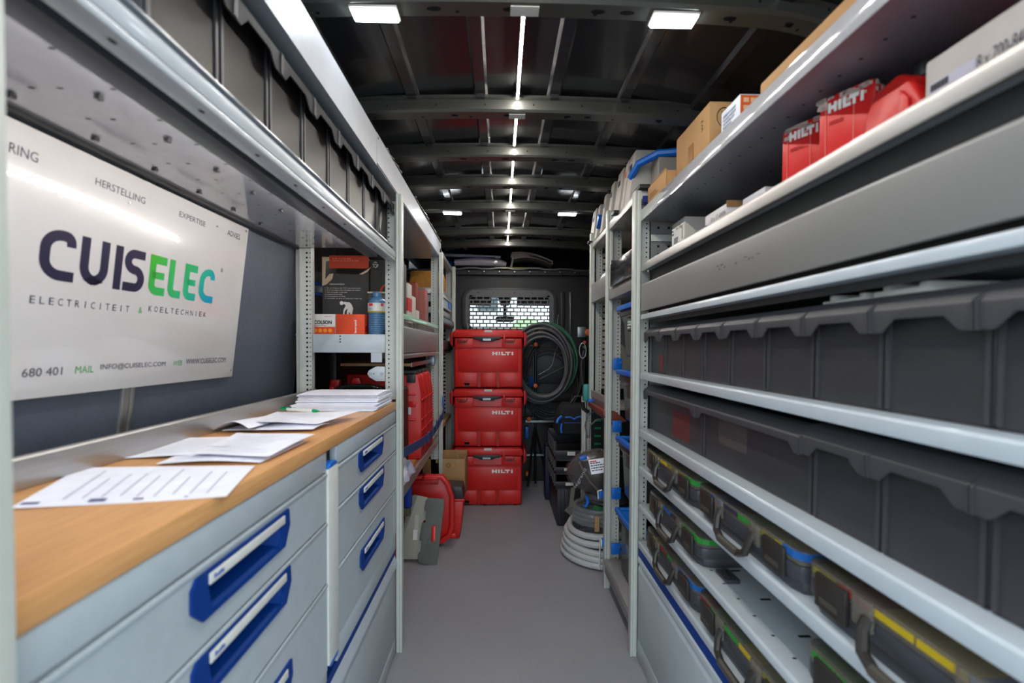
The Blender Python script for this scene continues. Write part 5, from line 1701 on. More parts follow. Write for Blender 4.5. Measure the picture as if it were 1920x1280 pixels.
# ================================================================== RED CHEST STACK
def chest(L, z0):
    t = thing('red_tool_chest', L, 'chest', (-0.09, 3.6, z0), 'stacked red tool chests')
    H = 0.432
    x0, x1 = -0.352, 0.176
    yf, yb = 3.362, 3.72
    # body
    G().box(x0 + .012, x1 - .012, yf + .004, yb, z0 + .004, z0 + H * .855).ob('body', red, t, bevel=0.012, seg=3)
    # raised front panel with curved lower edge
    pts = [(x0 + .045, z0 + H * .30), (x0 + .12, z0 + H * .285), ((x0 + x1) / 2, z0 + H * .28), (x1 - .12, z0 + H * .285), (x1 - .045, z0 + H * .30), (x1 - .045, z0 + H * .665), (x0 + .045, z0 + H * .665)]
    G().prism(pts, 'y', yf - .004, yf + .0035).ob('front_panel', red, t, bevel=0.003)
    # top zone around the handle niche
    G().box(x0 + .02, x0 + .155, yf - .005, yf + .0035, z0 + H * .685, z0 + H * .85).ob('shoulder', red, t, bevel=0.003)
    G().box(x1 - .165, x1 - .02, yf - .005, yf + .0035, z0 + H * .685, z0 + H * .85).ob('shoulder', red, t, bevel=0.003)
    G().box(x0 + .158, x1 - .168, yf - .002, yf + .0037, z0 + H * .685, z0 + H * .71).ob('niche_sill', redd, t, bevel=0.001)
    # feet blocks: left, middle, right
    for a, b in ((x0 + .02, x0 + .185), (x0 + .210, x0 + .325), (x1 - .185, x1 - .02)):
        G().prism([(a, z0 + .012), (b, z0 + .012), (b - (.004 if a < x1 - .3 else 0), z0 + H * .265), (a + .003, z0 + H * .265)], 'y', yf - .008 if a == x0 + .210 else yf - .003, yf + .0035).ob('foot_block', red, t, bevel=0.003)
    for a in (x0 + .196, x0 + .338):
        G().box(a - .008, a + .008, yf + .0005, yf + .0042, z0 + .006, z0 + H * .27).ob('groove', redd, t)
    for a in (x0 + .07, x0 + .24, x0 + .35, x0 + .47):
        G().box(a - .012, a + .012, yf, yf + .05, z0 - .0155 if z0 > 0.1 else z0 - .0, z0 + .0035).ob('foot', redd, t) if z0 < 0.05 else None
    g = G().cyl((x0 + .108, yf - .0042, z0 + H * .085), (x0 + .108, yf - .0035, z0 + H * .085), 0.020, 16).box(x0 + .088, x0 + .128, yf - .0042, yf - .0035, z0 + .012, z0 + H * .085)
    g.ob('drain_port', redd, t)
    G().box(x0 + .092, x0 + .124, yf - .0052, yf - .0043, z0 + .014, z0 + H * .06).ob('port_plug', black, t)
    # lid
    G().prism([(x0 + .006, z0 + H * .865), (x1 - .006, z0 + H * .865), (x1 - .002, z0 + H * .90), (x1 - .014, z0 + H * .985), (x0 + .014, z0 + H * .985), (x0 + .002, z0 + H * .90)], 'y', yf - .006, yb + .004).ob('lid', red, t, bevel=0.005)
    G().box(x0 + .025, x1 - .025, yf + .006, yb, z0 + H * .9855, z0 + H * .9985).ob('lid_rim', red, t, bevel=0.002)
    G().box(x0 + .235, x0 + .292, yf - .0075, yf + .02, z0 + H * .9557, z0 + H * .991).ob('lid_label', whitel, t)
    # side grips
    for sx_, d in ((x0, -1), (x1, 1)):
        G().prism([(sx_, z0 + H * .70), (sx_ + d * .022, z0 + H * .76), (sx_ + d * .024, z0 + H * .90), (sx_ + d * .012, z0 + H * .965), (sx_, z0 + H * .965)], 'y', yf + .02, yb - .03).ob('side_grip', redd, t, bevel=0.003)
    # handle
    hz = z0 + H * .83
    G().prism([(x0 + .155, hz + .022), (x1 - .170, hz + .022), (x1 - .172, hz + .006), (x1 - .215, hz - .002), (x1 - .225, hz - .012), (x0 + .205, hz - .012), (x0 + .195, hz - .002), (x0 + .152, hz + .006)], 'y', yf - .020, yf - .008).ob('handle', dgrey, t, bevel=0.004)
    G().box(x0 + .225, x1 - .245, yf - .0215, yf - .0203, hz - .008, hz + .007).ob('handle_label', steel, t)
    # latches
    for a in (x0 + .075, x1 - .105):
        l = G().tube([(a - .035, yf - .008, z0 + H * .84), (a - .031, yf - .012, z0 + H * .80), (a - .022, yf - .013, z0 + H * .785), (a + .022, yf - .013, z0 + H * .785), (a + .031, yf - .012, z0 + H * .80), (a + .035, yf - .008, z0 + H * .84)], 0.0035, 6).ob('latch', black, t)
        G().box(a - .022, a + .022, yf - .010, yf - .0055, z0 + H * .80, z0 + H * .83).ob('latch_pad', redd, l, bevel=0.001)
    g = G()
    for a in (x0 + .035, x0 + .115, x1 - .165, x1 - .050):
        for zz in (.885, .925):
            g.cyl((a, yf - .0085, z0 + H * zz), (a, yf - .0065, z0 + H * zz), 0.0045, 8)
    g.ob('screws', redd, t, kind='stuff')
    G().box(x1 - .155, x1 - .140, yf - .012, yf - .0055, z0 + H * .77, z0 + H * .93).ob('padlock_lug', red, t, bevel=0.003)
    logo((x1 - .235, yf - .0042, z0 + H * .565), XP, CZ, 0.155, 0.026, t)
    return t


chest('bottom red tool chest of the stack, standing on the floor', 0.0)
chest('middle red tool chest of the stack', 0.437)
chest('top red tool chest of the stack, in front of the bulkhead window', 0.874)

# ================================================================== FLOOR, WORKTOP SIDE
t = thing('red_machine_case', 'open red machine case leaning under the wooden shelf, grey foam panels before it', 'case', (-0.45, 2.7, 0))
g = G()
pts = [(-0.60, 0.02), (-0.335, 0.02), (-0.285, 0.06), (-0.270, 0.12), (-0.270, 0.30), (-0.300, 0.38), (-0.335, 0.425), (-0.60, 0.425)]
cx_, cz_ = -0.43, 0.22
inner = [(cx_ + (x - cx_) * .86, cz_ + (z - cz_) * .88) for x, z in pts]
ring(g, pts, inner, 2.66, 2.690)
g.prism(pts, 'y', 2.6902, 2.70)
g.ob('case_tray', red, t, bevel=0.004)
G().box(-0.52, -0.36, 2.652, 2.6595, 0.375, 0.40).ob('name_relief', redd, t, bevel=0.001)
text('HILTI', 'case_lettering', (-0.505, 2.6515, 0.378), XP, CZ, 0.12, 0.018, red, t)
G().box(-0.30, -0.26, 2.67, 2.70, 0.05, 0.075).ob('hinge', red, t, bevel=0.003)
G().box(-0.45, -0.36, 2.64, 2.6595, 0.404, 0.418).ob('rim_lip', red, t, bevel=0.002)


def panel(name, L, pts, y0, y1, m, lean_, extra=None):
    t = thing(name, L, 'foam panel', (sum(p[0] for p in pts) / len(pts), y0, 0), 'grey panels leaning on the red case')
    g = G().prism(pts, 'y', y0, y1)
    o = g.ob('panel_sheet', m, t, bevel=0.002)
    if extra:
        extra(t)
    for ch in [c for c in t.children]:
        for q in ch.data.vertices:
            q.co.y += lean_ * (q.co.z - 0.02)
    return t


def ex1(t):
    G().box(-0.474, -0.450, 2.468, 2.4715, 0.16, 0.24).ob('label_patch', mat('grey_label', (170, 172, 164), .6), t)
    G().box(-0.478, -0.454, 2.4655, 2.4698, 0.115, 0.165).ob('label_patch', whitel, t)


def ex2(t):
    g = G().prism(rrect(-0.372, -0.350, 0.115, 0.195, 0.009, 4), 'y', 2.438, 2.4495)
    g.ob('red_plug', red, t, bevel=0.002)


panel('foam_panel', 'pale grey notched foam panel leaning at the back, small white label on it',
      [(-0.545, 0.018), (-0.440, 0.018), (-0.440, 0.052), (-0.422, 0.052), (-0.422, 0.115), (-0.438, 0.115), (-0.424, 0.21), (-0.402, 0.21), (-0.400, 0.272), (-0.415, 0.272), (-0.408, 0.325), (-0.48, 0.34), (-0.52, 0.33)], 2.473, 2.485, mat('foam_pale', (150, 150, 138), .75), 0.30, ex1)
panel('foam_panel', 'dark grey notched foam panel with a red plug leaning in front',
      [(-0.436, 0.012), (-0.40, 0.002), (-0.338, 0.002), (-0.312, 0.28), (-0.310, 0.325), (-0.40, 0.330), (-0.414, 0.318), (-0.420, 0.27), (-0.406, 0.265), (-0.412, 0.205), (-0.428, 0.205), (-0.438, 0.12), (-0.424, 0.115), (-0.430, 0.052), (-0.444, 0.05)], 2.450, 2.462, mat('foam_dark', (92, 96, 92), .75), 0.30, ex2)
t = thing('red_bucket_case', 'upright red case with a black top beside the open red case', 'case', (-0.24, 2.85, 0))
G().prism([(-0.335, 0.001), (-0.252, 0.001), (-0.238, 0.05), (-0.222, 0.23), (-0.335, 0.23)], 'y', 2.78, 2.92).ob('case_body', red, t, bevel=0.006)
G().box(-0.335, -0.216, 2.778, 2.92, 0.2305, 0.245).ob('rim', red, t, bevel=0.003)
G().prism([(-0.335, 0.2455), (-0.218, 0.2455), (-0.232, 0.318), (-0.335, 0.325)], 'y', 2.782, 2.92).ob('black_top', dgrey, t, bevel=0.006)


def p_fl(t):
    g = G()
    for x in (-0.398, -0.338):
        g.tube([(x + .014 * math.cos(a), 2.9788, 0.402 + .014 * math.sin(a)) for a in [0.5, 1.57, 2.6]], 0.0015, 4)
        g.tube([(x + .014 * math.cos(a), 2.9788, 0.402 + .014 * math.sin(a)) for a in [2.6, 3.7, 4.7]], 0.0015, 4)
        g.tube([(x + .014 * math.cos(a), 2.9788, 0.402 + .014 * math.sin(a)) for a in [4.7, 5.8, 6.8]], 0.0015, 4)
    g.ob('recycling_marks', mat('brown_print', (70, 52, 36), .8), t)
    g = G().grid(lambda u, v: (-0.42 + .15 * u, 2.9775 - .002 * math.sin(9 * u), 0.418 + .020 * v), 10, 2)
    g.v = [(x, y, z) for x, y, z in g.v]
    g.ob('tape', mat('shiny_tape', (190, 160, 120), .15, alpha=.6, coat=.8), t)


carton('floor_carton', 'crumpled open cardboard box wedged between the red cases and the red chests', 'carton', -0.505, -0.23, 2.98, 3.25, 0.18, 0.442, card, open_top=True, parts=p_fl)
t = thing('film_loop', 'curled clear plastic loop sticking out of the open cardboard box', 'film', (-0.3, 3.1, 0.5))
g = G()
pts_ = [(-0.345 + .085 * (i / 12), 3.10, 0.25 + .225 * math.sin(math.pi * i / 12)) for i in range(13)]
for a, b in zip(pts_, pts_[1:]):
    a, b = Vector(a), Vector(b)
    g.obox((a + b) / 2, (b - a) * 1.05, (0, .05, 0), Vector((0, 0, 1)).cross(b - a).cross(b - a).normalized() * .0012)
g.ob('film_band', clear, t)
t = thing('carton_prop', 'dark crate carrying the crumpled cardboard box', 'crate', (-0.36, 3.1, 0))
G().box(-0.50, -0.345, 2.99, 3.24, 0.001, 0.178).ob('crate_body', dgrey, t, bevel=0.006)
t = thing('blue_sleeve', 'dark blue sleeve with a brown wooden end leaning beside the pale foam panel', 'sleeve', (-0.5, 2.5, 0.3))
G().box(-0.508, -0.472, 2.42, 2.452, 0.32, 0.50).ob('sleeve', mat('strap_blue', (20, 60, 150), .6), t, bevel=0.004)
G().box(-0.535, -0.478, 2.415, 2.45, 0.275, 0.318).ob('wood_end', mat('olive_wood', (96, 88, 66), .7), t, bevel=0.003)
t = thing('red_canister', 'red canister half hidden by the upright beside the pale foam panel', 'canister', (-0.56, 2.45, 0))
G().box(-0.62, -0.520, 2.42, 2.468, 0.001, 0.24).ob('canister_body', red, t, bevel=0.012, seg=3)
G().box(-0.60, -0.54, 2.43, 2.46, 0.2405, 0.255).ob('canister_cap', redd, t, bevel=0.003)

# ================================================================== BACK RIGHT: stand, cable coils, bag, crates, hoses
t = thing('pipe_stand', 'dark metal work stand with orange clamp knobs behind the cable coils', 'stand', (0.33, 3.75, 0))
blk = mat('stand_black', (34, 35, 36), .3, metal=.5)
G().cyl((0.305, 3.72, 0.02), (0.305, 3.72, 1.27), 0.011, 10).ob('mast', blk, t)
G().cyl((0.287, 3.72, 0.10), (0.287, 3.72, 1.15), 0.005, 8).ob('rod', steel, t)
for z in (1.30, 1.19, 0.86, 0.56):
    G().box(0.20, 0.34, 3.70, 3.735, z - .012, z + .012).ob('cross_clamp', blk, t, bevel=0.002)
for x, z in ((0.27, 1.305), (0.30, 1.20), (0.30, 0.85), (0.245, 0.565), (0.235, 0.10)):
    G().cyl((x, 3.64, z), (x, 3.70, z), 0.019, 10).ob('orange_knob', orangek, t, bevel=0.003)
G().box(0.22, 0.50, 3.70, 3.72, 0.53, 0.548).ob('cross_rail', steel, t)
G().box(0.20, 0.62, 3.725, 3.745, 0.49, 0.52).ob('cross_rail', blk, t)
G().box(0.22, 0.50, 3.70, 3.72, 0.24, 0.255).ob('cross_rail', steel, t)
for x in (0.235, 0.300):
    G().tube([(0.30, 3.72, 0.50), (x, 3.60, 0.005)], 0.009, 8).ob('leg', blk, t)
G().tube([(0.30, 3.72, 0.50), (0.42, 3.78, 0.012)], 0.009, 8).ob('leg', blk, t)
G().cyl((0.300, 3.60, 0.001), (0.300, 3.60, 0.03), 0.012, 8).ob('rubber_foot', steel, t)
G().box(0.325, 0.345, 3.62, 3.66, 1.25, 1.32).ob('clamp_jaw', orangek, t, bevel=0.003)
G().box(0.350, 0.36, 3.62, 3.66, 1.27, 1.32).ob('clamp_jaw', steel, t, bevel=0.003)
G().box(0.22, 0.30, 3.74, 3.78, 0.58, 0.67).ob('motor_box', dgrey, t, bevel=0.006)
G().box(0.215, 0.245, 3.66, 3.70, 0.40, 0.50).ob('blue_handle', blueb, t, bevel=0.004)
G().box(0.24, 0.28, 3.66, 3.70, 0.84, 0.93).ob('blue_handle', blued, t, bevel=0.004)
t0_ = t
t0_.location.y += 0.20
t = thing('second_stand', 'dark stand with an orange knob by the right side wall behind the coils', 'stand', (0.70, 3.75, 0))
G().cyl((0.70, 3.76, 0.0), (0.70, 3.76, 1.28), 0.012, 8).ob('mast', blk, t)
G().box(0.63, 0.70, 3.70, 3.74, 1.26, 1.345).ob('clamp_frame', steel, t, bevel=0.003)
G().cyl((0.72, 3.69, 1.30), (0.72, 3.74, 1.30), 0.030, 10).ob('orange_knob', orangek, t, bevel=0.004)
for z in (1.22, 1.18, 1.11):
    G().cyl((0.69, 3.70, z), (0.69, 3.745, z), 0.012, 8).ob('link', orangek if z > 1.2 else steel, t)


def coil(L, c, rx, rz, m, turns, r, seed, cat='cable coil', tilt=0.12, ytw=0.0, name='cable_coil', group='hanging cable coils'):
    t = thing(name, L, cat, (c[0], c[1], c[2] - rz), group)
    rnd = random.Random(seed)
    for k in range(turns):
        q_ = rnd.uniform(.80, 1.03)
        a_ = rx * q_
        b_ = rz * q_ * rnd.uniform(.97, 1.03)
        cx, cz = c[0] + rnd.uniform(-.012, .012) + (1 - q_) * rx * .3, c[2] + rnd.uniform(-.012, .012) - (1 - q_) * rz * .4
        cy = c[1] + (k - turns / 2) * r * 0.9
        ph = rnd.uniform(0, 6)
        pts = []
        for i in range(48):
            a = 2 * math.pi * i / 48
            pts.append((cx + a_ * math.cos(a), cy + .018 * math.sin(2 * a + ph), cz + b_ * math.sin(a) - 0.02 * math.cos(a) * tilt * 5))
        G().tube(pts, r, 8, closed=True).ob('cable_loop', m, t, smooth=True)
    return t


cabm = mat('cable_grey', (92, 92, 97), .45)
cabd = mat('cable_dark', (62, 62, 65), .45)
cabg = mat('cable_green', (56, 104, 82), .45)
coil('thick coil of grey cable hanging on the right of the red chests', (0.335, 3.79, 1.045), 0.245, 0.315, cabm, 8, 0.0105, 3)
coil('coil of dark green cable hanging among the grey ones', (0.385, 3.845, 1.06), 0.265, 0.32, cabg, 5, 0.0085, 5)
coil('wide slack coil of thin dark cable, outermost around the others', (0.445, 3.885, 0.97), 0.285, 0.385, cabd, 4, 0.0065, 9)
coil('slack coil of thin dark cable drooping lowest over the tool bag', (0.41, 3.915, 0.87), 0.27, 0.33, cabd, 4, 0.0065, 11)
t = thing('steel_wire', 'bent bright steel wire end inside the cable coils', 'wire', (0.45, 3.9, 1.0))
G().tube([(0.33, 3.92, 0.94), (0.42, 3.92, 0.99), (0.45, 3.92, 1.03), (0.47, 3.92, 1.12), (0.50, 3.90, 1.20), (0.56, 3.86, 1.27)], 0.003, 6).ob('wire', steel, t, smooth=True)
for i, (x, L) in enumerate(((-0.25, 'thin curved bright rod left of the top red chest'), (0.50, 'thin bright rod end above the cable coils'), (0.415, 'short bright cable tie end on top of the grey coil'))):
    t = thing('thin_rod', L, 'rod', (x, 3.9, 1.3))
    zz = 1.28 if i == 0 else 1.36
    G().tube([(x - .03 + .03 * (i > 0), 3.925 if i < 2 else 3.78, zz + .10 if i < 2 else 1.40), (x - .03 + .02 * (i > 0), 3.925 if i < 2 else 3.78, zz + .03), (x + .01, 3.925 if i < 2 else 3.78, zz - .03)], 0.0025, 6).ob('rod', steel, t, smooth=True)
_ht = t = thing('hand_tools', 'cluster of pliers with a teal grip hanging by the thin upright', 'tool', (0.58, 3.0, 0.9))
G().tube([(0.545, 3.0, 0.98), (0.535, 3.0, 1.10), (0.55, 3.0, 1.18)], 0.010, 8).ob('tool_shaft', black, t, smooth=True)
G().box(0.545, 0.585, 2.98, 3.02, 0.885, 0.985).ob('teal_grip', mat('teal_plastic', (40, 130, 120), .4), t, bevel=0.008)
G().tube([(0.54 + .02 * math.cos(a), 2.99, 1.18 + .045 * math.sin(a)) for a in [i * math.pi / 6 for i in range(12)]], 0.003, 6, closed=True).ob('wire_ring', steel, t)
G().tube([(0.545, 3.0, 0.88), (0.55, 3.0, 0.84), (0.58, 3.0, 0.82)], 0.012, 8).ob('tool_handle', black, t, smooth=True)

_ht.location += Vector((-0.062, -0.36, -0.02))
# black tool bag with blue trim on the crate stack
CRT = mat('crate_black', (36, 36, 41), .45)
t = thing('tool_bag', 'black tool bag with bright blue trim on the stacked dark crates', 'bag', (0.48, 3.2, 0.57))
G().prism([(0.385, 0.572), (0.665, 0.572), (0.660, 0.70), (0.62, 0.775), (0.45, 0.785), (0.40, 0.72)], 'y', 3.10, 3.32).ob('bag_body', mat('bag_black', (20, 20, 23), .8), t, bevel=0.02, seg=3)
G().tube([(0.445, 3.088, 0.700), (0.48, 3.085, 0.702), (0.505, 3.083, 0.688), (0.53, 3.085, 0.702), (0.60, 3.088, 0.712)], 0.006, 6).ob('blue_grip', blueb, t, smooth=True)
G().tube([(0.44, 3.09, 0.662), (0.55, 3.085, 0.664), (0.66, 3.09, 0.668)], 0.0022, 6).ob('blue_piping', blueb, t, smooth=True)
G().tube([(0.42, 3.09, 0.705), (0.395, 3.07, 0.69), (0.385, 3.06, 0.665)], 0.010, 8).tube([(0.418, 3.07, 0.66), (0.412, 3.055, 0.63), (0.416, 3.05, 0.60)], 0.007, 8).ob('blue_strap', blueb, t, smooth=True)
G().tube([(0.50, 3.20, 0.786), (0.53, 3.20, 0.83), (0.60, 3.20, 0.835), (0.64, 3.20, 0.79)], 0.010, 8).ob('carry_strap', black, t, smooth=True)


def crate(L, z0, h, x0, lab):
    t = thing('dark_crate', L, 'crate', (x0 + .14, 3.2, z0), 'dark nested crates')
    y0, y1 = 2.955, 3.46
    x1 = x0 + .27
    g = G()
    th = 0.005
    g.box(x0, x1, y0, y1, z0, z0 + th).box(x0, x0 + th, y0, y1, z0 + th, z0 + h).box(x1 - th, x1, y0, y1, z0 + th, z0 + h).box(x0 + th, x1 - th, y0, y0 + th, z0 + th, z0 + h * .55).box(x0 + th, x1 - th, y1 - th, y1, z0 + th, z0 + h)
    g.ob('crate_body', CRT, t, bevel=0.002)
    G().box(x0 - .004, x1 + .004, y0 - .008, y0 - .0005, z0 + h * .25, z0 + h * .55).ob('front_rim', CRT, t, bevel=0.002)
    for i in range(6):
        yy = y0 + .03 + i * .075
        G().prism([(yy, z0 + h * .2), (yy + .03, z0 + h * .2), (yy + .05, z0 + h * .95), (yy + .02, z0 + h * .95)], 'x', x0 - .006, x0 - .0003).ob('side_rib', dgrey, t)
    if lab:
        G().box(x0 + lab, x0 + lab + .052, y0 - .0095, y0 - .0083, z0 + h * .30, z0 + h * .50).ob('label', whitel, t)
    return t


crate('top dark crate of the nested stack, open under the tool bag', 0.435, 0.125, 0.365, .075)
crate('middle dark crate of the nested stack with a pale label', 0.345, 0.089, 0.365, .055)
crate('lower dark crate of the nested stack', 0.245, 0.099, 0.365, .065)
t = thing('tall_case', 'tall dark ribbed case on the floor under the nested crates', 'case', (0.5, 3.15, 0))
G().box(0.378, 0.63, 2.97, 3.46, 0.001, 0.243).ob('case_body', CRT, t, bevel=0.006)
for i in range(3):
    G().box(0.392 + i * .024, 0.404 + i * .024, 2.962, 2.9695, 0.004, 0.235).ob('front_rib', dgrey, t, bevel=0.002)
t = thing('navy_case', 'dark navy case standing on the floor behind the ribbed case', 'case', (0.45, 3.6, 0))
G().box(0.350, 0.66, 3.475, 3.60, 0.001, 0.42).ob('case_body', mat('navy_dark', (22, 30, 54), .5), t, bevel=0.006)

# white hose coil, bagged hoses and bagged cable
t = thing('white_hose_coil', 'coil of white corrugated hose lying on the floor against the crate bay', 'hose coil', (0.60, 2.42, 0))
whs = mat('hose_white', (176, 177, 178), .45)
cxh, cyh = 0.592, 2.585
for k in range(5):
    z = 0.019 + k * .034
    rr = 0.225 - .004 * k - (0.010 if k > 3 else 0)
    pts = [(cxh + k * .003 + rr * math.cos(a), cyh + rr * math.sin(a), z + .004 * math.sin(2 * a + k) + (0.014 * (1 + math.cos(a)) if k > 2 else 0)) for a in [i * 2 * math.pi / 56 for i in range(56)]]
    G().tube(pts, 0.0175, 10, closed=True).ob('hose_turn', whs, t, smooth=True)
pts = [(0.525, 2.352, .012), (0.523, 2.346, .06), (0.526, 2.350, .12), (0.53, 2.37, .165), (0.54, 2.40, .17)]
G().tube(pts, 0.0035, 6).ob('tie_wrap', whitel, t, smooth=True)


def blob(g, c, rx, ry, rz, seed, nu=20, nv=12, amp=.08):
    rnd = random.Random(seed)
    ph = [rnd.uniform(0, 6) for _ in range(6)]

    def fn(u, v):
        a = 2 * math.pi * u
        b = math.pi * (v - .5) * .999
        k = 1 + amp * (math.sin(5 * a + ph[0] + 3 * b) * .5 + math.sin(9 * a + ph[1] - 5 * b) * .4 + math.sin(3 * a + 7 * b + ph[2]) * .5)
        return (c[0] + rx * k * math.cos(a) * math.cos(b), c[1] + ry * k * math.sin(a) * math.cos(b), c[2] + rz * k * math.sin(b))
    return g.grid(fn, nu, nv)


bagf = mat('bag_film_grey', (150, 150, 152), .14, alpha=.26, coat=.6)
t = thing('bagged_grey_hose', 'clear bag with a coil of grey hose on the white hose coil', 'bag', (0.60, 2.42, 0.18))
gh = mat('hose_grey', (106, 112, 114), .5)
for k in range(4):
    z = 0.205 + k * .024
    pts = [(0.595 + .165 * math.cos(a), 2.575 + .15 * math.sin(a), z + .012 * math.cos(a + 1)) for a in [i * 2 * math.pi / 40 for i in range(40)]]
    G().tube(pts, 0.0135, 8, closed=True).ob('hose_turn', gh, t, smooth=True)
blob(G(), (0.592, 2.575, 0.245), 0.205, 0.185, 0.072, 5).ob('bag_film', bagf, t, smooth=True)
G().box(0.505, 0.53, 2.385, 2.392, 0.20, 0.28).ob('brown_tape', card, t)
t = thing('bagged_hose_ring', 'clear bag with black hose rings above the grey hose bag', 'bag', (0.63, 2.42, 0.33))
for k in range(3):
    z = 0.318 + k * .030
    pts = [(0.610 + .11 * math.cos(a), 2.555 + .10 * math.sin(a), z) for a in [i * 2 * math.pi / 36 for i in range(36)]]
    G().tube(pts, 0.0155, 8, closed=True).ob('hose_turn', cabd, t, smooth=True)
blob(G(), (0.607, 2.555, 0.345), 0.140, 0.128, 0.052, 8).ob('bag_film', bagf, t, smooth=True)
G().obox((0.54, 2.43, 0.308), (.07, 0, -.02), (0, .004, 0), (.008, 0, .022)).ob('green_label', mat('green_label', (30, 96, 48), .5), t)
_bc = t = thing('bagged_black_cable', 'big black cable bag with grey lettering and a white shipping label', 'bag', (0.60, 2.45, 0.45))
blob(G(), (0.615, 2.47, 0.570), 0.185, 0.12, 0.118, 12, amp=.05).ob('cable_bundle', mat('bundle_black', (34, 33, 36), .3, coat=.4), t, smooth=True)
blob(G(), (0.612, 2.47, 0.570), 0.197, 0.13, 0.126, 13, amp=.05).ob('bag_film', mat('bag_film_red', (150, 138, 138), .12, alpha=.16, coat=.6), t, smooth=True)
lbn = Vector((-0.12, -0.93, 0.35)).normalized()
lu = Vector((0.97, -0.10, 0.17)).normalized()
lv = (-lbn).cross(lu)
lv = lu.cross(lbn) * -1
lo = Vector((0.535, 2.325, 0.595))
vv = Vector((-0.17, 0.3, 0.94)).normalized()
quadpatch('shipping_label', lo, lu, vv, 0.13, 0.075, white, t)
lines(lo + lu * .006 + vv * .012 - Vector((0, .0012, 0)), lu, vv, 0.09, 0.05, 4, inkg, t, name='label_print', seed=14)
quadpatch('label_logo', lo + lu * .006 + vv * .062 - Vector((0, .0014, 0)), lu, vv, 0.035, 0.006, redi, t)
quadpatch('label_stamp', lo + lu * .095 + vv * .045 - Vector((0, .0014, 0)), lu, vv, 0.022, 0.012, inkg, t)
text('legrand', 'bag_lettering', (0.462, 2.335, 0.518), (0.45, -0.12, 0.88), (-0.85, 0.1, 0.5), 0.115, 0.022, mat('bag_print', (160, 164, 172), .5), t)
G().tube([(0.475, 2.36, 0.655), (0.50, 2.335, 0.60), (0.53, 2.33, 0.555), (0.58, 2.33, 0.50)], 0.006, 8).ob('grey_strap', mat('strap_grey', (90, 84, 76), .6), t, smooth=True)
G().obox((0.498, 2.37, 0.672), (.04, 0, .012), (0, .03, 0), (-.004, 0, .018)).ob('blue_clip', blueb, t, bevel=0.004)
G().box(0.572, 0.602, 2.30, 2.322, 0.475, 0.515).ob('blue_buckle', blueb, t, bevel=0.004)
G().tube([(0.568, 2.30, 0.475), (0.564, 2.30, 0.515), (0.585, 2.30, 0.522)], 0.004, 6).ob('buckle_rim', whitel, t)
_bc.location += Vector((-0.055, 0.035, -0.082))
t = thing('loop_cable', 'thin grey cable loop rising over the big black cable bag', 'cable', (0.55, 2.6, 0.7))
G().tube([(0.50, 2.58, 0.66), (0.49, 2.60, 0.73), (0.51, 2.62, 0.79), (0.555, 2.62, 0.81), (0.60, 2.60, 0.79), (0.625, 2.56, 0.72)], 0.0045, 8).tube([(0.515, 2.60, 0.66), (0.52, 2.60, 0.73), (0.56, 2.60, 0.765), (0.62, 2.58, 0.77)], 0.0045, 8).ob('cable', mat('cable_light', (84, 84, 88), .4), t, smooth=True)
t = thing('grey_strap', 'grey strap end hanging down beside the black cable bag', 'strap', (0.47, 2.42, 0.36))
G().obox((0.395, 2.46, 0.36), (.022, 0, .004), (0, .002, 0), (.012, 0, .11)).ob('strap_end', mat('strap_grey', (90, 84, 76), .6), t)
t = thing('blue_hook', 'blue plastic hook under the big black cable bag', 'hook', (0.50, 2.44, 0.36))
G().tube([(0.465, 2.42, 0.38), (0.475, 2.42, 0.35), (0.465, 2.42, 0.325), (0.45, 2.42, 0.328)], 0.009, 8).ob('hook_body', blueb, t, smooth=True)
t = thing('blue_white_clip', 'blue and white clip on the white hose coil by the upright', 'clip', (0.53, 2.21, 0.22))
G().box(0.505, 0.525, 2.205, 2.225, 0.195, 0.235).ob('clip_body', blueb, t, bevel=0.004)
G().box(0.498, 0.5045, 2.205, 2.225, 0.200, 0.232).ob('clip_edge', whitel, t, bevel=0.001)

# ================================================================== OVER THE CAB
t = thing('rug_roll', 'folded beige insulation mat lying on the ledge over the bulkhead', 'mat', (0.23, 4.3, 1.88))
bei = mat('felt_beige', (200, 190, 180), .8)
for k in range(4):
    zz = k * .013
    G().grid(lambda u, v: (0.085 + .03 * abs(k - 1.5) * .3 + .36 * u, 4.00 + .2 * v, 1.930 + 1.5 * zz * (1 - .7 * u) + .055 * math.sin(math.pi * u * .8 + .5) * (1 - .3 * k / 4) - .02 * u), 14, 3, 0.013).ob('felt_layer', bei, t, smooth=True)
G().tube([(0.09, 4.00, 1.865), (0.100, 4.00, 1.91), (0.11, 4.00, 1.96)], 0.010, 6).ob('felt_edge', bei, t)
t = thing('blue_roll', 'dark blue roll at the back of the ledge over the bulkhead', 'roll', (-0.2, 4.5, 1.95))
G().cyl((-0.62, 4.35, 1.975), (0.0, 4.35, 1.975), 0.055, 16).ob('roll_body', mat('navy_cloth', (18, 34, 96), .7), t, smooth=False)
t = thing('white_tube_bag', 'long white film-wrapped bundle on the ledge over the bulkhead', 'bundle', (-0.2, 4.2, 1.85))
G().tube([(-0.58, 4.06, 1.992), (-0.30, 4.06, 1.985), (0.0, 4.06, 1.975)], [0.016, 0.014, 0.012], 8).ob('white_sheet', white, t, smooth=True)
G().tube([(-0.40, 4.00, 1.912), (-0.20, 4.00, 1.922), (-0.02, 4.00, 1.915), (0.05, 4.00, 1.90)], [0.028, 0.038, 0.034, 0.02], 10).ob('film_wrap', mat('wrap_white', (206, 196, 208), .3, coat=.5), t, smooth=True)
G().tube([(-0.33, 4.02, 1.962), (-0.05, 4.03, 1.962)], 0.007, 6).ob('purple_edge', mat('purple_print', (70, 40, 120), .5), t)
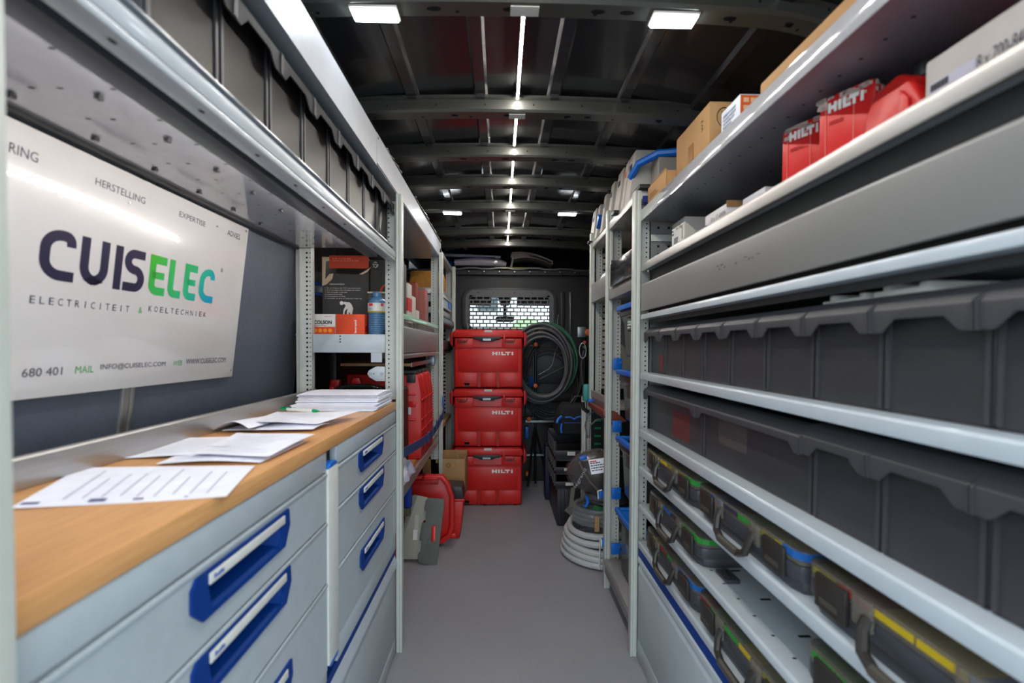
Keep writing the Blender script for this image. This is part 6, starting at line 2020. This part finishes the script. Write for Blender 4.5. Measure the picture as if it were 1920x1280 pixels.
crumple('blue_bag', 'bright blue crumpled bag on the ledge above the narrow rack', 'bag', -0.50, -0.42, 3.97, 4.12, 1.842, 0.14, blueb, 44, 9, 5)
t = thing('yellow_level', 'thin yellow batten lying along the ledge over the bulkhead', 'batten', (0.15, 3.98, 1.856))
G().box(0.02, 0.30, 3.965, 3.985, 1.8645, 1.871).ob('batten', mat('yellow_wood', (170, 150, 40), .6), t)

# ================================================================== PAPERS AND PEN
paper = mat('paper_sheet', (236, 236, 246), .75, noise=.01)


def sheet(L, corners, z, lift=0.006, seed=1, rows=10, dz=0.0, curl=0.0, n_lines=True, head=None):
    """corners: four plan points in order; a gently wavy A4 sheet"""
    a, b, c, d = [Vector((*p, 0)) for p in corners]
    ph = seed * 1.7
    t = thing('paper_sheet', L, 'paper', tuple((a + b + c + d) / 4 + Vector((0, 0, z))), 'loose papers on the worktop')

    def fn(u, v):
        p = a.lerp(b, u).lerp(d.lerp(c, u), v)
        h = lift * (0.5 + 0.5 * math.sin(4 * u + ph) * math.cos(3 * v + ph)) + curl * max(0, u - .75) ** 2 * 10 * (1 - v) + dz * u
        return (p.x, p.y, z + h)
    G().grid(fn, 16, 12, 0.0006).ob('paper', paper, t, smooth=True)
    if n_lines:
        rnd = random.Random(seed)
        g = G()
        for i in range(rows):
            v = .12 + .78 * i / rows
            u0, u1 = .1 + rnd.uniform(0, .05), rnd.uniform(.55, .9)
            m_ = 8
            vs = []
            for k in range(m_ + 1):
                u = u0 + (u1 - u0) * k / m_
                for dv in (-.004, .004):
                    x, y, zz = fn(u, v + dv)
                    vs.append((x, y, zz + .0008))
            g.add(vs, [(2 * k, 2 * k + 2, 2 * k + 3, 2 * k + 1) for k in range(m_)])
        g.ob('printed_lines', mat('faint_ink', (176, 176, 190), .7), t)
        if head:
            g = G()
            for (u0, u1, v0, v1) in head:
                g.add([(*fn(u0, v0)[:2], fn(u0, v0)[2] + .001), (*fn(u1, v0)[:2], fn(u1, v0)[2] + .001), (*fn(u1, v1)[:2], fn(u1, v1)[2] + .001), (*fn(u0, v1)[:2], fn(u0, v1)[2] + .001)], [(0, 1, 2, 3)])
            g.ob('printed_marks', mat('violet_ink', (96, 96, 140), .7), t, kind='stuff')
    return t


Z = 0.9702
sheet('white printed sheet nearest the rear doors, its lines running across', [(-0.379, 0.637), (-0.424, 0.795), (-0.713, 0.787), (-0.622, 0.590)], Z, .004, 3, 9, head=[(.05, .11, .60, .68), (.05, .08, .42, .47), (.05, .09, .90, .98), (.04, .06, .2, .22)])
sheet('white sheet with a short heading under the middle papers by the back rail', [(-0.700, 0.850), (-0.50, 0.865), (-0.52, 1.08), (-0.715, 1.02)], Z, .008, 5, 8, head=[(.62, .9, .80, .83)])
sheet('white printed sheet in the middle of the worktop', [(-0.560, 0.835), (-0.414, 0.825), (-0.410, 1.015), (-0.600, 1.05)], Z + .010, .006, 8, 9, head=[(.0, .3, .3, .31)])
sheet('lower white printed sheet in the middle, under another', [(-0.600, 0.805), (-0.425, 0.815), (-0.417, 0.99), (-0.62, 0.96)], Z + .001, .007, 9, 7)
sheet('white sheet with a curled corner by the back rail', [(-0.667, 1.105), (-0.457, 1.120), (-0.445, 1.20), (-0.700, 1.30)], Z + .001, .012, 12, 6)
sheet('white sheet under the green and white pen', [(-0.63, 1.140), (-0.455, 1.140), (-0.405, 1.335), (-0.650, 1.340)], Z + .016, .006, 15, 8)
t = thing('curled_sheet', 'rolled-up edge of a white sheet beside the pen', 'paper', (-0.68, 1.18, 0.98))
G().grid(lambda u, v: (-0.69 + .10 * u, 1.11 + .17 * v - .03 * u, Z + .004 + .026 * abs(math.sin(math.pi * (u * .8 + .05))) * (1 - v * .5)), 14, 6, 0.0006).ob('paper', paper, t, smooth=True)
t = thing('ballpoint_pen', 'white ballpoint pen with green ends lying on the papers', 'pen', (-0.56, 1.30, 0.995))
A_, B_ = Vector((-0.630, 1.322, 1.0005)), Vector((-0.497, 1.262, 1.0005))
dv = (B_ - A_)
G().tube([A_ + dv * .18, A_ + dv * .55, A_ + dv * .84], [0.0048, 0.0052, 0.0048], 10).ob('barrel', mat('pen_white', (224, 224, 214), .3, coat=.5), t, smooth=True)
pg = mat('pen_green', (0, 140, 76), .35)
G().tube([A_ + dv * .84, A_ + dv * .93, B_], [0.0048, 0.0044, 0.0014], 10).ob('tip', pg, t, smooth=True)
G().tube([A_, A_ + dv * .03, A_ + dv * .18], [0.0035, 0.0050, 0.0050], 10).ob('cap', pg, t, smooth=True)
G().obox(A_ + dv * .16 + Vector((0, -.0035, .0052)), dv * .26, (0.002, .004, 0), (0, 0, .0018)).ob('clip', pg, t)
# pile of papers
st_ = thing('paper_stack', 'thick uneven stack of white papers at the far end of the worktop', 'paper stack', (-0.55, 1.55, Z))
rnd = random.Random(2)
zz = Z + .0004
for i in range(15):
    h_ = rnd.choice([.0012, .002, .003, .004, .0022])
    dx, dy, a = rnd.uniform(-.008, .008), rnd.uniform(-.010, .010), rnd.uniform(-.03, .03)
    x0, x1, y0, y1 = -0.675 + dx + i * .0008, -0.402 + dx * .6, 1.475 + dy + i * .002, 1.690 + dy * .5
    g = G().box(x0, x1, y0, y1, zz, zz + h_ - .0003)
    g.rot(a, ((x0 + x1) / 2, (y0 + y1) / 2, 0))
    g.ob('paper_bundle', paper, st_)
    zz += h_ + rnd.choice([.0002, .0006])
zt_ = zz
G().grid(lambda u, v: (-0.66 + .26 * u, 1.49 + .19 * v, zt_ + .001 + .003 * math.sin(5 * u + 2) * math.sin(3 * v) ** 2), 12, 8, 0.0005).ob('top_sheet', paper, st_, smooth=True)
